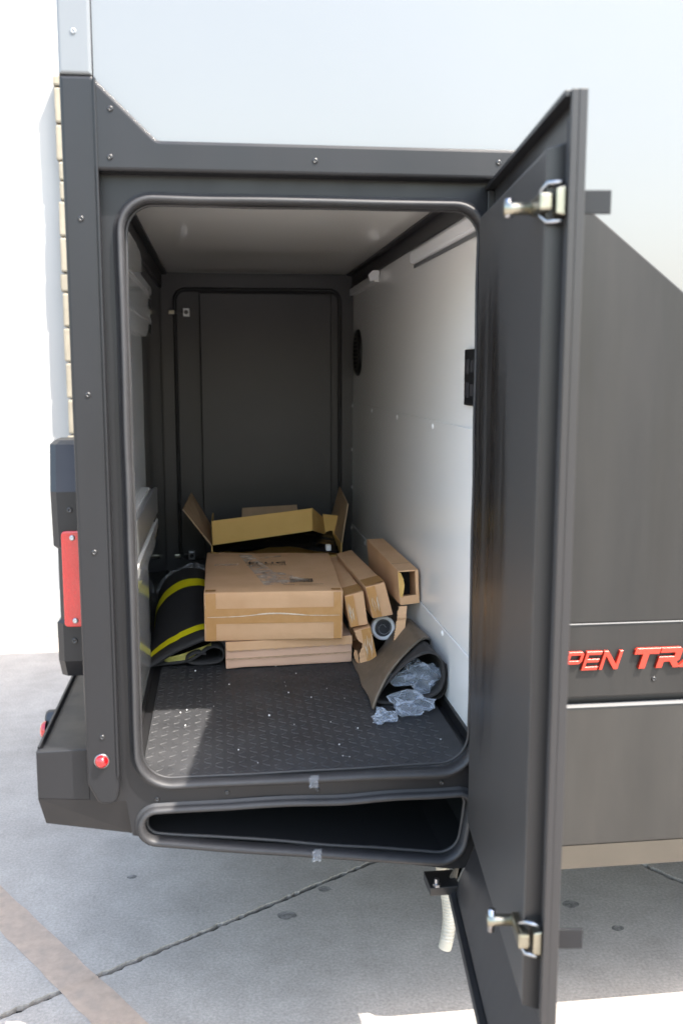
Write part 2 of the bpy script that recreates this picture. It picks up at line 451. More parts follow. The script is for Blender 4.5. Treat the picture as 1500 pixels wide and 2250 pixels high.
# ------------------------------------------------------------------ ground
ground = obj('ground', plate([(-150, -150), (150, -150), (150, 150), (-150, 150)], [], 0.06, 0.0, to3=Matrix(((1, 0, 0, 0), (0, 0, 1, 0), (0, -1, 0, -0.016), (0, 0, 0, 1)))), 'joint', kind='structure')
d1 = Vector((0.8503, 0.5263)); d2 = Vector((0.5263, -0.8503))
pA = Vector((-0.569, 2.303))          # on the long joint
pB = Vector((1.385, 2.765))           # on the cross joint
org = pA + d1 * ((pB - pA).dot(d1))   # where both joints cross
S = 3.8
def slab(i, j):
    bm = bmesh.new()
    g = 0.010
    def edge(a, b, seed):
        out = []
        n = 260
        L = (b - a).length
        nrm = Vector((-(b - a).y, (b - a).x)).normalized()
        for k in range(n):
            p = a.lerp(b, k / n)
            out.append(p + nrm * (0.005 * mnoise.noise((p.x * 22, p.y * 22, seed)) + 0.007 * mnoise.noise((p.x * 70, p.y * 70, seed))))
        return out
    c = [org + d1 * (i * S + g) + d2 * (j * S + g), org + d1 * (i * S + g) + d2 * ((j + 1) * S - g),
         org + d1 * ((i + 1) * S - g) + d2 * ((j + 1) * S - g), org + d1 * ((i + 1) * S - g) + d2 * (j * S + g)]
    near = -2 <= i <= 1 and -2 <= j <= 1
    pts = []
    for k in range(4):
        pts += edge(c[k], c[(k + 1) % 4], i * 7 + j * 3 + k) if near else [c[k]]
    top = [bm.verts.new((p.x, p.y, 0.0)) for p in pts]
    bot = [bm.verts.new((p.x, p.y, -0.015)) for p in pts]
    bm.faces.new(top)
    for k in range(len(pts)):
        bm.faces.new((top[k], top[(k + 1) % len(pts)], bot[(k + 1) % len(pts)], bot[k]))
    return obj('slab', bm, 'concrete', ground)
for i in range(-6, 6):
    for j in range(-6, 6):
        slab(i, j)
def sheet(poly, z, name, material, parent, kind=None):
    bm = bmesh.new()
    bm.faces.new([bm.verts.new((x, y, z)) for x, y in poly])
    return obj(name, bm, material, parent, kind=kind)
# faded brown paint line
a = Vector((-0.665, 2.80)); dd = (Vector((-0.27, 2.24)) - a).normalized(); nn = Vector((-dd.y, dd.x))
L0, L1, W = -1.1, 3.0, 0.052
poly = []
for k in range(80):
    p = a + dd * (L0 + (L1 - L0) * k / 79); poly.append(p + nn * (W + .006 * mnoise.noise((p.x * 16, p.y * 16, 2))))
for k in range(79, -1, -1):
    p = a + dd * (L0 + (L1 - L0) * k / 79); poly.append(p - nn * (W + .006 * mnoise.noise((p.x * 16, p.y * 16, 5))))
sheet(poly, 0.003, 'painted_stripe', 'stripe', ground)
for (x, y, r) in ((0.174, 2.668, 0.022), (1.12, 2.48, 0.014), (1.03, 2.62, 0.02), (0.30, 2.80, 0.016), (-0.3, 2.95, 0.012), (-.62, 3.6, .02)):
    sheet([(x + r * 1.3 * (1 + .3 * mnoise.noise((k, x, 1))) * math.cos(k * math.pi / 10), y + r * (1 + .3 * mnoise.noise((k, y, 3))) * math.sin(k * math.pi / 10)) for k in range(20)], 0.002, 'oil_spot', 'stain', ground)

# ------------------------------------------------------------------ building behind
bw = thing('building_wall', 'white painted building wall behind the trailer with a level panel joint', 'wall', (-2, 5.95, 0))
obj('upper_panel', box((-9, 5.893, 1.1165), (6, 6.15, 6.5), 0.003), 'wall_white', bw)
obj('lower_panel', box((-9, 5.885, 0.0), (6, 6.15, 1.115), 0.006), 'wall_white', bw)
pl = thing('block_pillar', 'pillar of cream split-face blocks standing against the white wall behind the trailer', 'pillar', (-0.7, 5.7, 0))
obj('mortar_core', box((-0.85, 5.82, 0), (-0.40, 5.884, 3.15), 0.005), 'render', pl)
z = 0.0; k = 0
while z < 3.2:
    h = random.choice((0.10, 0.19, 0.2))
    x = -0.868 + random.uniform(-.010, .010)
    xe = -0.60 + random.uniform(-.1, .1)
    for xa, xb in ((x, xe), (xe + .008, -0.39)):
        bm = box((xa, 5.79 + random.uniform(-.006, .006), z), (xb, 5.8835, min(z + h, 3.22)), 0.012, 2)
        for v in bm.verts:
            v.co += Vector((mnoise.noise(v.co * 9) * .006, mnoise.noise(v.co * 11) * .006, 0))
        obj('block', bm, 'block', pl)
    z += h + 0.008; k += 1

# ------------------------------------------------------------------ the trailer
tr = thing('camper_trailer', 'charcoal and white camper trailer with its rear side hatch standing open', 'trailer', (1.0, 3.2, 0.0))
YF = 2.0        # recessed frame plane
YP = 1.965      # proud cladding plane
# upper white side and shell
sw = obj('side_wall', plate([(-0.2225, 1.985), (0.63, 1.985), (0.63, 1.30), (5.2, 1.30), (5.2, 2.78), (-0.2225, 2.78)], [], 1.975, 1.9985), 'white_paint', tr)
obj('corner_trim', plate([(-0.2855, 2.152), (-0.2245, 2.152), (-0.2225, 2.78), (-0.2835, 2.78)], [], YP, 2.02, 0.006), 'white_trim', tr)
obj('roof', box((-0.283, 2.006, 2.74), (5.2, 4.40, 2.78)), 'white_paint', tr)
obj('rear_wall', box((-0.283, 2.022, 0.70), (-0.255, 4.40, 2.739)), 'white_paint', tr)
obj('far_wall', box((-0.254, 4.375, 0.50), (5.2, 4.40, 2.739)), 'white_paint', tr)
obj('front_wall', box((5.17, 2.006, 0.50), (5.199, 4.374, 2.739)), 'white_paint', tr)
obj('underbody', box((0.62, 2.05, 0.50), (5.165, 4.37, 0.55)), 'black', tr)
# tunnel boot shell
XL, XR, ZF, ZC, YB = -0.24, 0.60, 0.71, 2.02, 4.33
obj('liner_left', box((-0.2548, 2.03, 0.70), (XL, 4.36, 2.04)), 'dark_gloss', tr)
obj('liner_right', box((XR, 2.022, 0.68), (XR + 0.03, 4.36, 2.04)), 'white_in', tr)
lp = obj('lower_liner_panel', box((XR - 0.005, 2.03, 0.912), (XR - 0.0005, 4.328, 1.463), 0.0015), 'white_in', tr)
kp = obj('kick_panel', box((XR - 0.008, 2.03, 0.712), (XR - 0.0005, 4.328, 0.91), 0.0015), 'white_in', tr)
obj('ceiling_panel', box((XL, 2.03, ZC), (XR, 4.36, ZC + 0.02)), 'ceiling', tr)
obj('floor_panel', box((XL, 2.022, 0.675), (XR, 4.36, 0.708)), 'black', tr)
obj('ceiling_angle', box((-0.2395, 2.03, 1.955), (-0.232, 4.327, 2.0195)), 'dark_in', tr)
obj('ceiling_angle', box((-0.2315, 2.03, 2.012), (-0.21, 4.327, 2.0195)), 'dark_in', tr)
obj('ceiling_angle', box((0.592, 2.03, 1.968), (0.5995, 4.327, 2.0195)), 'dark_in', tr)
obj('ceiling_angle', box((0.570, 2.03, 2.013), (0.5915, 4.327, 2.0195)), 'dark_in', tr)
obj('floor_angle', box((0.582, 2.03, 0.7085), (0.5915, 4.327, 0.735), 0.002), 'black', tr)
obj('floor_angle', box((-0.2395, 2.03, 0.7085), (-0.205, 4.327, 0.716), 0.002), 'black', tr)
# far side: inside of the opposite hatch
bk = obj('far_bulkhead', box((XL, YB, ZF), (XR, 4.372, 2.02)), 'dark_in', tr)
obj('bulkhead_frame', plate([(-0.235, 0.712), (0.595, 0.712), (0.595, 2.008), (-0.235, 2.008)], [rrect(-0.185, 0.545, 0.76, 1.955, 0.05)], 4.312, YB - .0005, 0.004), 'dark_in', bk)
obj('bulkhead_seal', seal_bm(densify(rrect(-0.178, 0.538, 0.767, 1.948, 0.05), .05), circ(0.008, 8), 4.306), 'rubber', bk, True)
obj('hatch_pan', box((-0.072, 4.285, 0.735), (0.497, 4.3295, 1.932), 0.004), 'dark_in', bk)
for zz in (1.85, 0.784):
    kx = bmesh.new()
    add_box(kx, (-0.143, 4.292, zz - .018), (-0.115, 4.3295, zz + .018), 0.002)
    lt = obj('latch_keeper', kx, 'steel', bk)
    obj('keyhole', lathe_bm([(0.009, 0), (0.009, 0.003), (0.004, 0.003), (0.004, 0.001), (0, 0.001)], 14), 'screw', lt).matrix_basis = T((-0.129, 4.292, zz))
    obj('latch_tongue', box((-0.205, 4.285, zz - .009), (-0.178, 4.30, zz + .009), 0.004), 'zinc', bk)
    obj('latch_rod', box((-0.178, 4.30, zz - .005), (-0.143, 4.3295, zz + .005), 0.001), 'black', bk)
# moulded panel on the left wall
mp_ = obj('moulded_panel', bmesh.new(), 'grey_mould', tr)
def yz_plate(pts, x0, x1, bev=0.0):
    # polygon in (y,z); visible face at x1 (+x side)
    m3 = Matrix(((0, -1, 0, 0), (1, 0, 0, 0), (0, 0, 1, 0), (0, 0, 0, 1)))
    return plate([(y, z) for y, z in pts], [], -x1, -x0, bev, m3)
bm = yz_plate([(2.035, 0.722), (2.87, 0.722), (2.87, 1.93), (2.79, 1.948), (2.035, 1.948)], -0.2395, -0.214, 0.003)
me0 = mp_.data; bm.to_mesh(me0); bm.free(); me0.update()
def rib(pts, x1, m='grey_mould'): obj('rib', yz_plate(pts, -0.2138, x1, 0.004), m, mp_)
rib([(2.04, 1.86), (2.80, 1.86), (2.835, 1.875), (2.835, 1.915), (2.80, 1.93), (2.04, 1.93)], -0.206)
obj('rib_block', yz_plate([(2.04, 1.695), (2.84, 1.695), (2.93, 1.71), (3.05, 1.735), (3.05, 1.845), (3.0, 1.858), (2.04, 1.858)], -0.2395, -0.200, 0.004), 'grey_mould', mp_)
obj('rib', yz_plate([(2.045, 1.825), (3.03, 1.825), (3.03, 1.848), (2.045, 1.848)], -0.1999, -0.192, 0.003), 'grey_mould', mp_)
obj('rib', yz_plate([(2.045, 1.742), (3.02, 1.742), (3.02, 1.756), (2.045, 1.756)], -0.1999, -0.194, 0.003), 'grey_mould', mp_)
obj('rib_block', yz_plate([(2.04, 1.065), (3.0, 1.065), (3.05, 1.085), (3.05, 1.215), (2.93, 1.25), (2.82, 1.268), (2.04, 1.268)], -0.2395, -0.200, 0.004), 'grey_mould', mp_)
obj('rib', yz_plate([(2.045, 1.165), (3.02, 1.165), (3.02, 1.245), (2.86, 1.256), (2.045, 1.256)], -0.1999, -0.191, 0.004), 'white_trim', mp_)
obj('rib', yz_plate([(2.045, 1.115), (3.03, 1.115), (3.03, 1.145), (2.045, 1.145)], -0.1999, -0.192, 0.003), 'grey_mould', mp_)
for yy, zz in ((3.0, 1.80), (3.0, 1.725), (3.0, 1.155), (3.0, 1.105)):
    obj('clip_slot', yz_plate([(yy - .04, zz - .01), (yy + .04, zz - .014), (yy + .04, zz + .012), (yy - .02, zz + .012)], -0.1999, -0.197), 'black', mp_)
# tread mat
fl = obj('floor_mat', box((-0.184, 2.03, 0.7085), (0.565, 4.30, 0.7145), 0.002), 'floor_rub', tr)
bm = bmesh.new()
px, py_ = 0.0265, 0.0265
nx = int(0.735 / px); ny = int(0.98 / py_)
for i in range(nx):
    for j in range(ny):
        cx = -0.171 + i * px; cy = 2.045 + j * py_
        a = R(40 if (i + j) % 2 else -40)
        ca, sa = math.cos(a), math.sin(a)
        def tp(u, v, h): return bm.verts.new((cx + u * ca - v * sa, cy + u * sa + v * ca, 0.7144 + h))
        L, Wd, h = 0.0115, 0.0028, 0.0016
        b = [tp(-L, 0, 0), tp(-L * .5, -Wd, 0), tp(L * .5, -Wd, 0), tp(L, 0, 0), tp(L * .5, Wd, 0), tp(-L * .5, Wd, 0)]
        t = [tp(-L * .75, 0, h), tp(-L * .45, -Wd * .5, h), tp(L * .45, -Wd * .5, h), tp(L * .75, 0, h), tp(L * .45, Wd * .5, h), tp(-L * .45, Wd * .5, h)]
        bm.faces.new(t)
        for k in range(6): bm.faces.new((b[k], b[(k + 1) % 6], t[(k + 1) % 6], t[k]))
obj('tread_bars', bm, 'floor_rub', fl, kind='stuff')
bm = bmesh.new()
for k in range(38):
    x = random.uniform(-.17, .55); y = random.uniform(2.06, 2.95); s = random.choice((.0012, .0015, .002, .003))
    bmesh.ops.create_icosphere(bm, subdivisions=1, radius=s, matrix=T((x, y, .7165)))
obj('crumbs', bm, 'crumb', fl, kind='stuff')
# right wall fittings
for y in (4.30, 3.749, 3.208, 2.666, 2.14):
    inst('rivet', (rm := bpy.data.meshes.get('rivet_mesh') or mesh_of(lathe_bm([(0.008, 0), (0.0075, 0.002), (0.004, 0.0035), (0, 0.004)], 12), 'rivet_mesh', 'white_plastic')), T((XR - .005, y, 1.446)) @ Matrix.Rotation(R(-90), 4, 'Z'), lp)
for y in (4.30, 3.9, 3.45, 2.99, 2.5):
    inst('rivet', bpy.data.meshes['rivet_mesh'], T((XR - .008, y, 0.895)) @ Matrix.Rotation(R(-90), 4, 'Z'), kp)
for zz in (1.25, 1.08):
    inst('rivet', bpy.data.meshes['rivet_mesh'], T((XR - .005, 4.31, zz)) @ Matrix.Rotation(R(-90), 4, 'Z'), lp)
led = obj('strip_light', box((XR - 0.022, 2.16, 1.918), (XR - .0005, 2.94, 1.953), 0.009, 3), 'white_plastic', tr)
obj('strip_base', box((XR - 0.006, 2.15, 1.908), (XR - .0004, 2.955, 1.9175), 0.001), 'white_trim', led)
ld2 = obj('strip_light', box((XR - 0.020, 3.62, 1.925), (XR - .0005, 4.30, 1.956), 0.006, 3), 'white_in', tr)
obj('clip', plate(round_poly([(0.560, 1.925), (0.592, 1.935), (0.599, 1.966), (0.572, 1.966), (0.556, 1.95)], .006), [], 3.60, 3.615, 0.002), 'white_plastic', tr)
# round vent
ve = obj('air_vent', lathe_bm([(0.098, 0), (0.098, 0.008), (0.088, 0.012), (0.08, 0.006), (0, 0.004)], 32), 'black', tr, True)
ve.matrix_basis = T((XR - .0005, 4.15, 1.677)) @ Matrix.Rotation(R(-90), 4, 'Z')
for k in range(-4, 5):
    hw = math.sqrt(max(0, .078 ** 2 - (k * .017) ** 2))
    obj('slat', box((XR - .013, 4.15 - hw, 1.677 + k * .017 - .003), (XR - .006, 4.15 + hw, 1.677 + k * .017 + .003)), 'screw', ve)
# switch panel
sp = obj('switch_panel', box((XR - .010, 2.12, 1.518), (XR - .0005, 2.305, 1.651), 0.003, 3), 'black', tr)
for zz in (1.555, 1.61):
    obj('rocker_switch', box((XR - .0125, 2.26, zz - .018), (XR - .0102, 2.295, zz + .018), 0.002), 'dark_in', sp)
    obj('socket', box((XR - .012, 2.18, zz - .014), (XR - .0102, 2.235, zz + .014), 0.002), 'dark_in', sp)

# ------------------------------------------------------------------ outside frame around the opening
OPEN = rrect(-0.184, 0.549, 0.722, 1.934, (0.075, 0.075, 0.065, 0.065), 10)
SLOT = round_poly([(-0.178, 0.600), (0.525, 0.503), (0.548, 0.668), (-0.178, 0.668)], [0.036, 0.055, 0.03, 0.036], 8)
fr = obj('hatch_frame', plate([(-0.285, 0.6966), (-0.21, 0.6900), (-0.199, 0.612), (0.50, 0.487), (0.575, 0.487), (0.62, 0.56), (0.62, 1.995), (-0.285, 1.995)], [OPEN, SLOT], YF, 2.02), 'charcoal', tr)
prof = [(-0.007, 0.014), (-0.008, -0.006), (-0.005, -0.015), (0.0, -0.019), (0.005, -0.016), (0.008, -0.008), (0.008, -0.001), (0.014, -0.002), (0.0145, 0.002), (-0.002, 0.015)]
obj('door_seal', seal_bm(densify(OPEN, .03), prof, YF - .0006, 0.004, 3, 5), 'rubber', tr, True)
obj('seal_lip', seal_bm(densify(OPEN, .03), circ(0.0035, 8, -0.008, 0.016), YF, 0.003, 6, 5), 'rubber', tr, True)
sp2 = [(o, d) for o, d in prof]
s1 = obj('slot_seal', seal_bm(densify(SLOT, .025), sp2, YF - .0006, 0.005, 11, 6), 'rubber', tr, True)
obj('slot_lip', seal_bm(densify(SLOT, .025), circ(0.0045, 8, -0.009, 0.018), YF, 0.004, 14, 6), 'rubber', tr, True)
# locker behind the slot
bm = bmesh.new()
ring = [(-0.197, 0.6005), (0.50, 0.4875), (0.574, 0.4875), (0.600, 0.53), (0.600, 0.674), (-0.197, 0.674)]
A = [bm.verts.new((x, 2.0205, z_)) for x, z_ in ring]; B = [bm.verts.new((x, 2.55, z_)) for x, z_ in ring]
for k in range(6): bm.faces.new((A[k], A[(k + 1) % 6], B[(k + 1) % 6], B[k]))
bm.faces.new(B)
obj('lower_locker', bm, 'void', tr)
# wisps of torn seal film
for (x, z_) in ((0.190, 0.722), (0.196, 0.552)):
    bm = bmesh.new()
    bmesh.ops.create_grid(bm, x_segments=5, y_segments=7, size=0.5)
    for v in bm.verts:
        v.co = Vector((x + v.co.x * .018 + mnoise.noise(v.co * 9) * .004, YF - .024 - abs(mnoise.noise(v.co * 7)) * .006, z_ + v.co.y * .028 + mnoise.noise(v.co * 5 + Vector((3, 1, 2))) * .004))
    obj('film_scrap', bm, 'film', tr)
# proud cladding: post + header + gussets
post = plate(round_poly([(-0.2855, 2.1505), (-0.226, 2.1515), (-0.107, 2.0375), (0.612, 2.0395), (0.612, 1.981), (-0.2195, 1.979), (-0.2185, 0.735), (-0.225, 0.700), (-0.262, 0.700), (-0.2845, 0.745)],
                        [0, 0, 0.02, 0, 0, 0, 0, 0.016, 0.02, 0.03], 5), [], YP, YF - .0005, 0.007)
po = obj('cladding', post, 'charcoal', tr)
obj('corner_bead', box((-0.2235, YP - .0035, 0.76), (-0.2185, YP + .012, 2.148), 0.0018), 'charcoal', po)
# right hand cladding panel
rp = obj('cladding_panel', plate(round_poly([(0.6135, 2.0395), (0.97, 1.7645), (1.75, 1.20), (5.2, 1.20), (5.2, 1.056), (0.6135, 1.056)], 0), [], YP, YF - .022, 0.004), 'dusty', tr)
obj('cladding_panel', box((0.6135, YP, 0.889), (5.2, 1.99, 1.0535), 0.003), 'dusty', tr)
obj('panel_highlight', box((0.6135, YP - .0025, 1.0540), (5.2, 1.98, 1.0560), 0.0004), 'edge_highlight', tr)  # thin pale strip paints the highlight on the panel joint
obj('panel_highlight', box((0.6135, YP - .0065, 0.8675), (5.2, 1.98, 0.8700), 0.0004), 'edge_highlight', tr)  # painted highlight along the lower panel's top edge
obj('shadow_gap', box((0.6135, 1.99, 0.84), (5.2, 2.02, 0.90)), 'black', tr)
obj('lower_panel', box((0.6135, YP - .004, 0.545), (5.2, 1.989, 0.867), 0.004), 'charcoal_low', tr)
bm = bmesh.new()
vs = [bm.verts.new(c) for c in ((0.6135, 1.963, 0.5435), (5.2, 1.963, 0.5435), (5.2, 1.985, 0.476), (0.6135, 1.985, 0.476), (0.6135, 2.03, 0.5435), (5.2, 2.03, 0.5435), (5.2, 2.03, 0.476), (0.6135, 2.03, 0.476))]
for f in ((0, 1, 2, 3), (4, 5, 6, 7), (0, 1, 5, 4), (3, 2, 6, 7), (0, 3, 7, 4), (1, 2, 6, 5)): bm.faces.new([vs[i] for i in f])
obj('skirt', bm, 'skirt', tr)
# bumper
bu = obj('bumper', plate([(-0.392, 0.7057), (-0.2852, 0.6967), (-0.2852, 0.81), (-0.392, 0.808)], [], YF, 2.02, 0.002), 'charcoal', tr)
bm = bmesh.new()
q = [(-0.392, 2.0, 0.706), (-0.21, 2.0, 0.6905), (-0.196, 2.028, 0.602), (-0.383, 2.03, 0.636)]
vs = [bm.verts.new(c) for c in q] + [bm.verts.new((x, y + .016, z_)) for x, y, z_ in q]
for f in ((0, 1, 2, 3), (7, 6, 5, 4), (0, 1, 5, 4), (1, 2, 6, 5), (2, 3, 7, 6), (3, 0, 4, 7)): bm.faces.new([vs[i] for i in f])
obj('lower_apron', bm, 'charcoal', bu)
obj('top_plate', box((-0.386, 2.021, 0.785), (-0.284, 4.40, 0.8005), 0.001), 'charcoal', bu)
obj('side_lip', box((-0.3925, 2.021, 0.70), (-0.387, 4.40, 0.812), 0.001), 'charcoal', bu)
obj('underside', box((-0.384, 2.05, 0.64), (-0.26, 4.40, 0.70)), 'black', bu)
# lamps on the bumper's rear side
tl = obj('tail_lamp', lathe_bm([(0.030, 0), (0.030, 0.014), (0.026, 0.020), (0, 0.021)], 20), 'black', bu, True)
tl.matrix_basis = T((-0.393, 2.25, 0.782)) @ Matrix.Rotation(R(-90), 4, 'Z')
rl = obj('red_lens', lathe_bm([(0.022, 0.0), (0.021, 0.006), (0.014, 0.012), (0, 0.014)], 20), 'red_lens', tl, True)
rl.matrix_basis = T((-0.408, 2.215, 0.776)) @ Matrix.Rotation(R(-90), 4, 'Z')
attach(rl, tl)
# tail lamp pod on the rear face
def pod():
    root = obj('lamp_pod', bmesh.new(), 'black', tr)
    bm = bmesh.new()
    # (z, front y, outer x, chamfer)
    sec = [(1.452, 2.150, -0.352), (1.444, 2.128, -0.360), (1.350, 2.060, -0.352), (1.235, 2.060, -0.350), (1.228, 2.060, -0.341), (1.075, 2.060, -0.341), (1.068, 2.060, -0.349), (0.985, 2.060, -0.349), (0.945, 2.085, -0.347), (0.938, 2.11, -0.341)]
    rings = []
    for z_, yf, xo in sec:
        c = 0.014
        rings.append([bm.verts.new(p) for p in ((-0.2835, yf, z_), (xo + c, yf, z_), (xo, yf + c, z_), (xo, 2.24, z_), (-0.2835, 2.24, z_))])
    for a, b in zip(rings, rings[1:]):
        for k in range(5): bm.faces.new((a[k], a[(k + 1) % 5], b[(k + 1) % 5], b[k]))
    bm.faces.new(rings[0]); bm.faces.new(rings[-1])
    bmesh.ops.bevel(bm, geom=[e for e in bm.edges if e.calc_face_angle(0) > .3], offset=.003, segments=2, profile=.5, affect='EDGES')
    bmesh.ops.recalc_face_normals(bm, faces=bm.faces)
    bm.to_mesh(root.data); bm.free()
    root.data.materials.clear(); root.data.materials.append(M['charcoal'])
    rf = obj('reflector', plate(rrect(-0.331, -0.2845, 1.062, 1.268, 0.009, 4), [], 2.052, 2.0595, 0.003), 'reflector', root)
    for z_ in (1.254, 1.076):
        inst('screw', bpy.data.meshes.get('steel_screw') or mesh_of(lathe_bm([(0.0062, 0), (0.0055, 0.003), (0.003, 0.0042), (0.0015, 0.003), (0, 0.003)], 14), 'steel_screw', 'steel'), T((-0.308, 2.052, z_)), rf)
    for z_ in (1.312, 1.030):
        inst('bolt', bpy.data.meshes.get('dark_bolt') or mesh_of(lathe_bm([(0.006, 0), (0.006, 0.003), (0.003, 0.003), (0.002, 0.001), (0, 0.001)], 8), 'dark_bolt', 'screw'), T((-0.312, 2.06, z_)), root)
    return root
pod()
# marker lamp on the post
ml = obj('marker_lamp', lathe_bm([(0.0155, 0), (0.0155, 0.003), (0.0135, 0.004), (0.0135, 0.0035)], 24), 'steel', tr, True)
ml.matrix_basis = T((-0.253, YP, 0.797))
le = obj('lens', lathe_bm([(0.0135, 0), (0.0128, 0.005), (0.010, 0.0095), (0.006, 0.012), (0, 0.013)], 24), 'red_lens', ml, True)
le.matrix_basis = T((-0.253, YP - .003, 0.797)); attach(le, ml)
# screws
dk = mesh_of(lathe_bm([(0.0058, 0), (0.0053, 0.0018), (0.0035, 0.0026), (0.0025, 0.0026), (0.002, 0.001), (0, 0.001)], 14), 'dark_screw', 'screw')
wk = mesh_of(lathe_bm([(0.0058, 0), (0.0053, 0.0018), (0.0035, 0.0026), (0.0025, 0.0026), (0.002, 0.001), (0, 0.001)], 14), 'white_screw', 'wscrew')
for x, z_ in ((-0.1925, 2.092), (-0.196, 2.004), (0.197, 2.007), (0.566, 2.013), (-0.254, 1.889), (-0.2535, 1.553), (-0.2525, 1.238), (-0.2505, 0.848)):
    inst('screw', dk, T((x, YP, z_)), po)
for x, z_ in ((-0.2555, 2.228), (-0.2540, 2.55)):
    inst('screw', wk, T((x, YP, z_)), tr)
for x, z_ in ((-0.145, 0.690), (0.004, 0.697), (0.200, 0.692), (0.478, 0.693)):
    inst('screw', dk, T((x, YF, z_)), fr)
for x, z_ in ((0.945, 0.925), (1.5, 0.925)):
    inst('screw', dk, T((x, YP, z_)), tr)

# ------------------------------------------------------------------ raised red letters
SH = 0.30
def glyph(loops, x0, z0, w, h, name='letter'):
    ls = [[(x0 + px_ * w + SH * h * pz, z0 + pz * h) for px_, pz in lp_] for lp_ in loops]
    return obj(name, plate(ls[0], ls[1:], YP - 0.009, YP - .0002, 0.0012), 'red_letter', tr)
z0, hh = 0.953, 0.042
glyph([[(.15, 0), (.85, 0), (1, .14), (1, .86), (.85, 1), (.15, 1), (0, .86), (0, .14)], [(.2, .2), (.2, .8), (.8, .8), (.8, .2)]], 0.688, z0, 0.040, hh)
glyph([[(0, 0), (.2, 0), (.2, .34), (.85, .34), (1, .48), (1, .86), (.85, 1), (0, 1)], [(.2, .53), (.2, .81), (.8, .81), (.8, .53)]], 0.733, z0, 0.036, hh)
glyph([[(0, 0), (1, 0), (1, .19), (.2, .19), (.2, .41), (.95, .41), (.95, .6), (.2, .6), (.2, .81), (1, .81), (1, 1), (0, 1)]], 0.773, z0, 0.036, hh)
glyph([[(0, 0), (.18, 0), (.18, .72), (.78, 0), (1, 0), (1, 1), (.82, 1), (.82, .30), (.22, 1), (0, 1)]], 0.813, z0, 0.043, hh)
hb = 0.046
glyph([[(.34, 0), (.60, 0), (.60, .70), (1.0, .70), (1.0, 1), (.06, 1), (0, .92), (0, .70), (.34, .70)]], 0.884, z0 - .001, 0.058, hb)
glyph([[(0, 0), (.26, 0), (.26, .3), (.5, .3), (.72, 0), (1, 0), (.80, .30), (.9, .38), (.9, .88), (.78, 1), (0, 1), (0, .74), (.62, .74), (.62, .56), (0, .56)]], 0.9435, z0 - .001, 0.056, hb)
glyph([[(-.1, 0), (.22, 0), (.48, .34), (.72, .34), (.72, 0), (1, 0), (1, 1), (.62, 1)], [(.60, .52), (.72, .68), (.72, .52)]], 0.998, z0 - .001, 0.060, hb)

# ------------------------------------------------------------------ the open hatch door
HX, HY = 0.578, 1.992
U = Vector((-0.1166, -0.9932, 0)); Wv = Vector((-0.9932, 0.1166, 0))
D3 = Matrix(((U.x, Wv.x, 0, HX), (U.y, Wv.y, 0, HY), (0, 0, 1, 0), (0, 0, 0, 1)))   # (u, w, z) -> world
dr = obj('door', bmesh.new(), 'charcoal_door', tr)
WD = 0.690; ZT = 1.974; ZK = 0.565; ZL = 0.425; LEAN = 0.058
def dsec(pts, u0, u1, bev=0.0):
    bm = bmesh.new()
    A = [bm.verts.new((u0, w, z_)) for w, z_ in pts]; B = [bm.verts.new((u1, w, z_)) for w, z_ in pts]
    bm.faces.new(A); bm.faces.new(B[::-1])
    for k in range(len(pts)): bm.faces.new((A[k], A[(k + 1) % len(pts)], B[(k + 1) % len(pts)], B[k]))
    if bev: bmesh.ops.bevel(bm, geom=list(bm.edges), offset=bev, segments=2, profile=.5, affect='EDGES')
    bmesh.ops.transform(bm, verts=bm.verts, matrix=D3)
    return bm
bm = dsec([(0, ZT), (0.012, ZT), (0.012, ZK + .004), (0.012 + LEAN, ZL + .004), (LEAN, ZL), (0, ZK)], 0.0, WD, 0.0012)
bmesh.ops.recalc_face_normals(bm, faces=bm.faces)
bm.to_mesh(dr.data); bm.free()
# folded rim: free edge, top edge, bottom edge
obj('edge_rim', dsec([(0.0122, ZT - .0005), (0.022, ZT - .0005), (0.022, ZK + .006), (0.022 + LEAN, ZL + .006), (0.0122 + LEAN, ZL + .0045), (0.0122, ZK + .0045)], WD - .007, WD - .0003, 0.001), 'charcoal_door', dr)
obj('top_rim', dsec([(0.0122, ZT - .0006), (0.030, ZT - .0006), (0.030, ZT - .009), (0.0122, ZT - .009)], 0.0, WD - .0075, 0.001), 'black', dr)
obj('bottom_rim', dsec([(0.0135 + LEAN, ZL + .003), (0.024 + LEAN, ZL - .001), (0.021 + LEAN, ZL + .010), (0.0095 + LEAN, ZL + .0145)], 0.0, WD - .0075, 0.001), 'black', dr)
obj('hinge_rim', dsec([(0.0122 , ZT - .012), (0.026, ZT - .012), (0.026, ZK + .012), (0.0122, ZK + .012)], 0.0, 0.012, 0.001), 'black', dr)
pan = obj('inner_pan', dsec([(0.0122, 1.915), (0.046, 1.905), (0.046, 0.612), (0.0122, 0.600)], 0.034, 0.652, 0.004), 'door_pan', dr)
obj('black_pan_return', dsec([(0.0124, 1.912), (0.0455, 1.903), (0.0455, 0.614), (0.0124, 0.603)], 0.6525, 0.6545), 'black', dr)  # black plate covering the return face of the inner pan
obj('pan_gasket', dsec([(0.0122, 1.945), (0.020, 1.945), (0.020, 0.59), (0.0122, 0.59)], 0.655, 0.664, 0.002), 'rubber', dr)
for z_ in (0.612, 0.584):
    sc = inst('screw', bpy.data.meshes['steel_screw'], D3 @ T((0.012, 0.028, z_)) @ Matrix.Rotation(R(180), 4, 'Z'), dr)
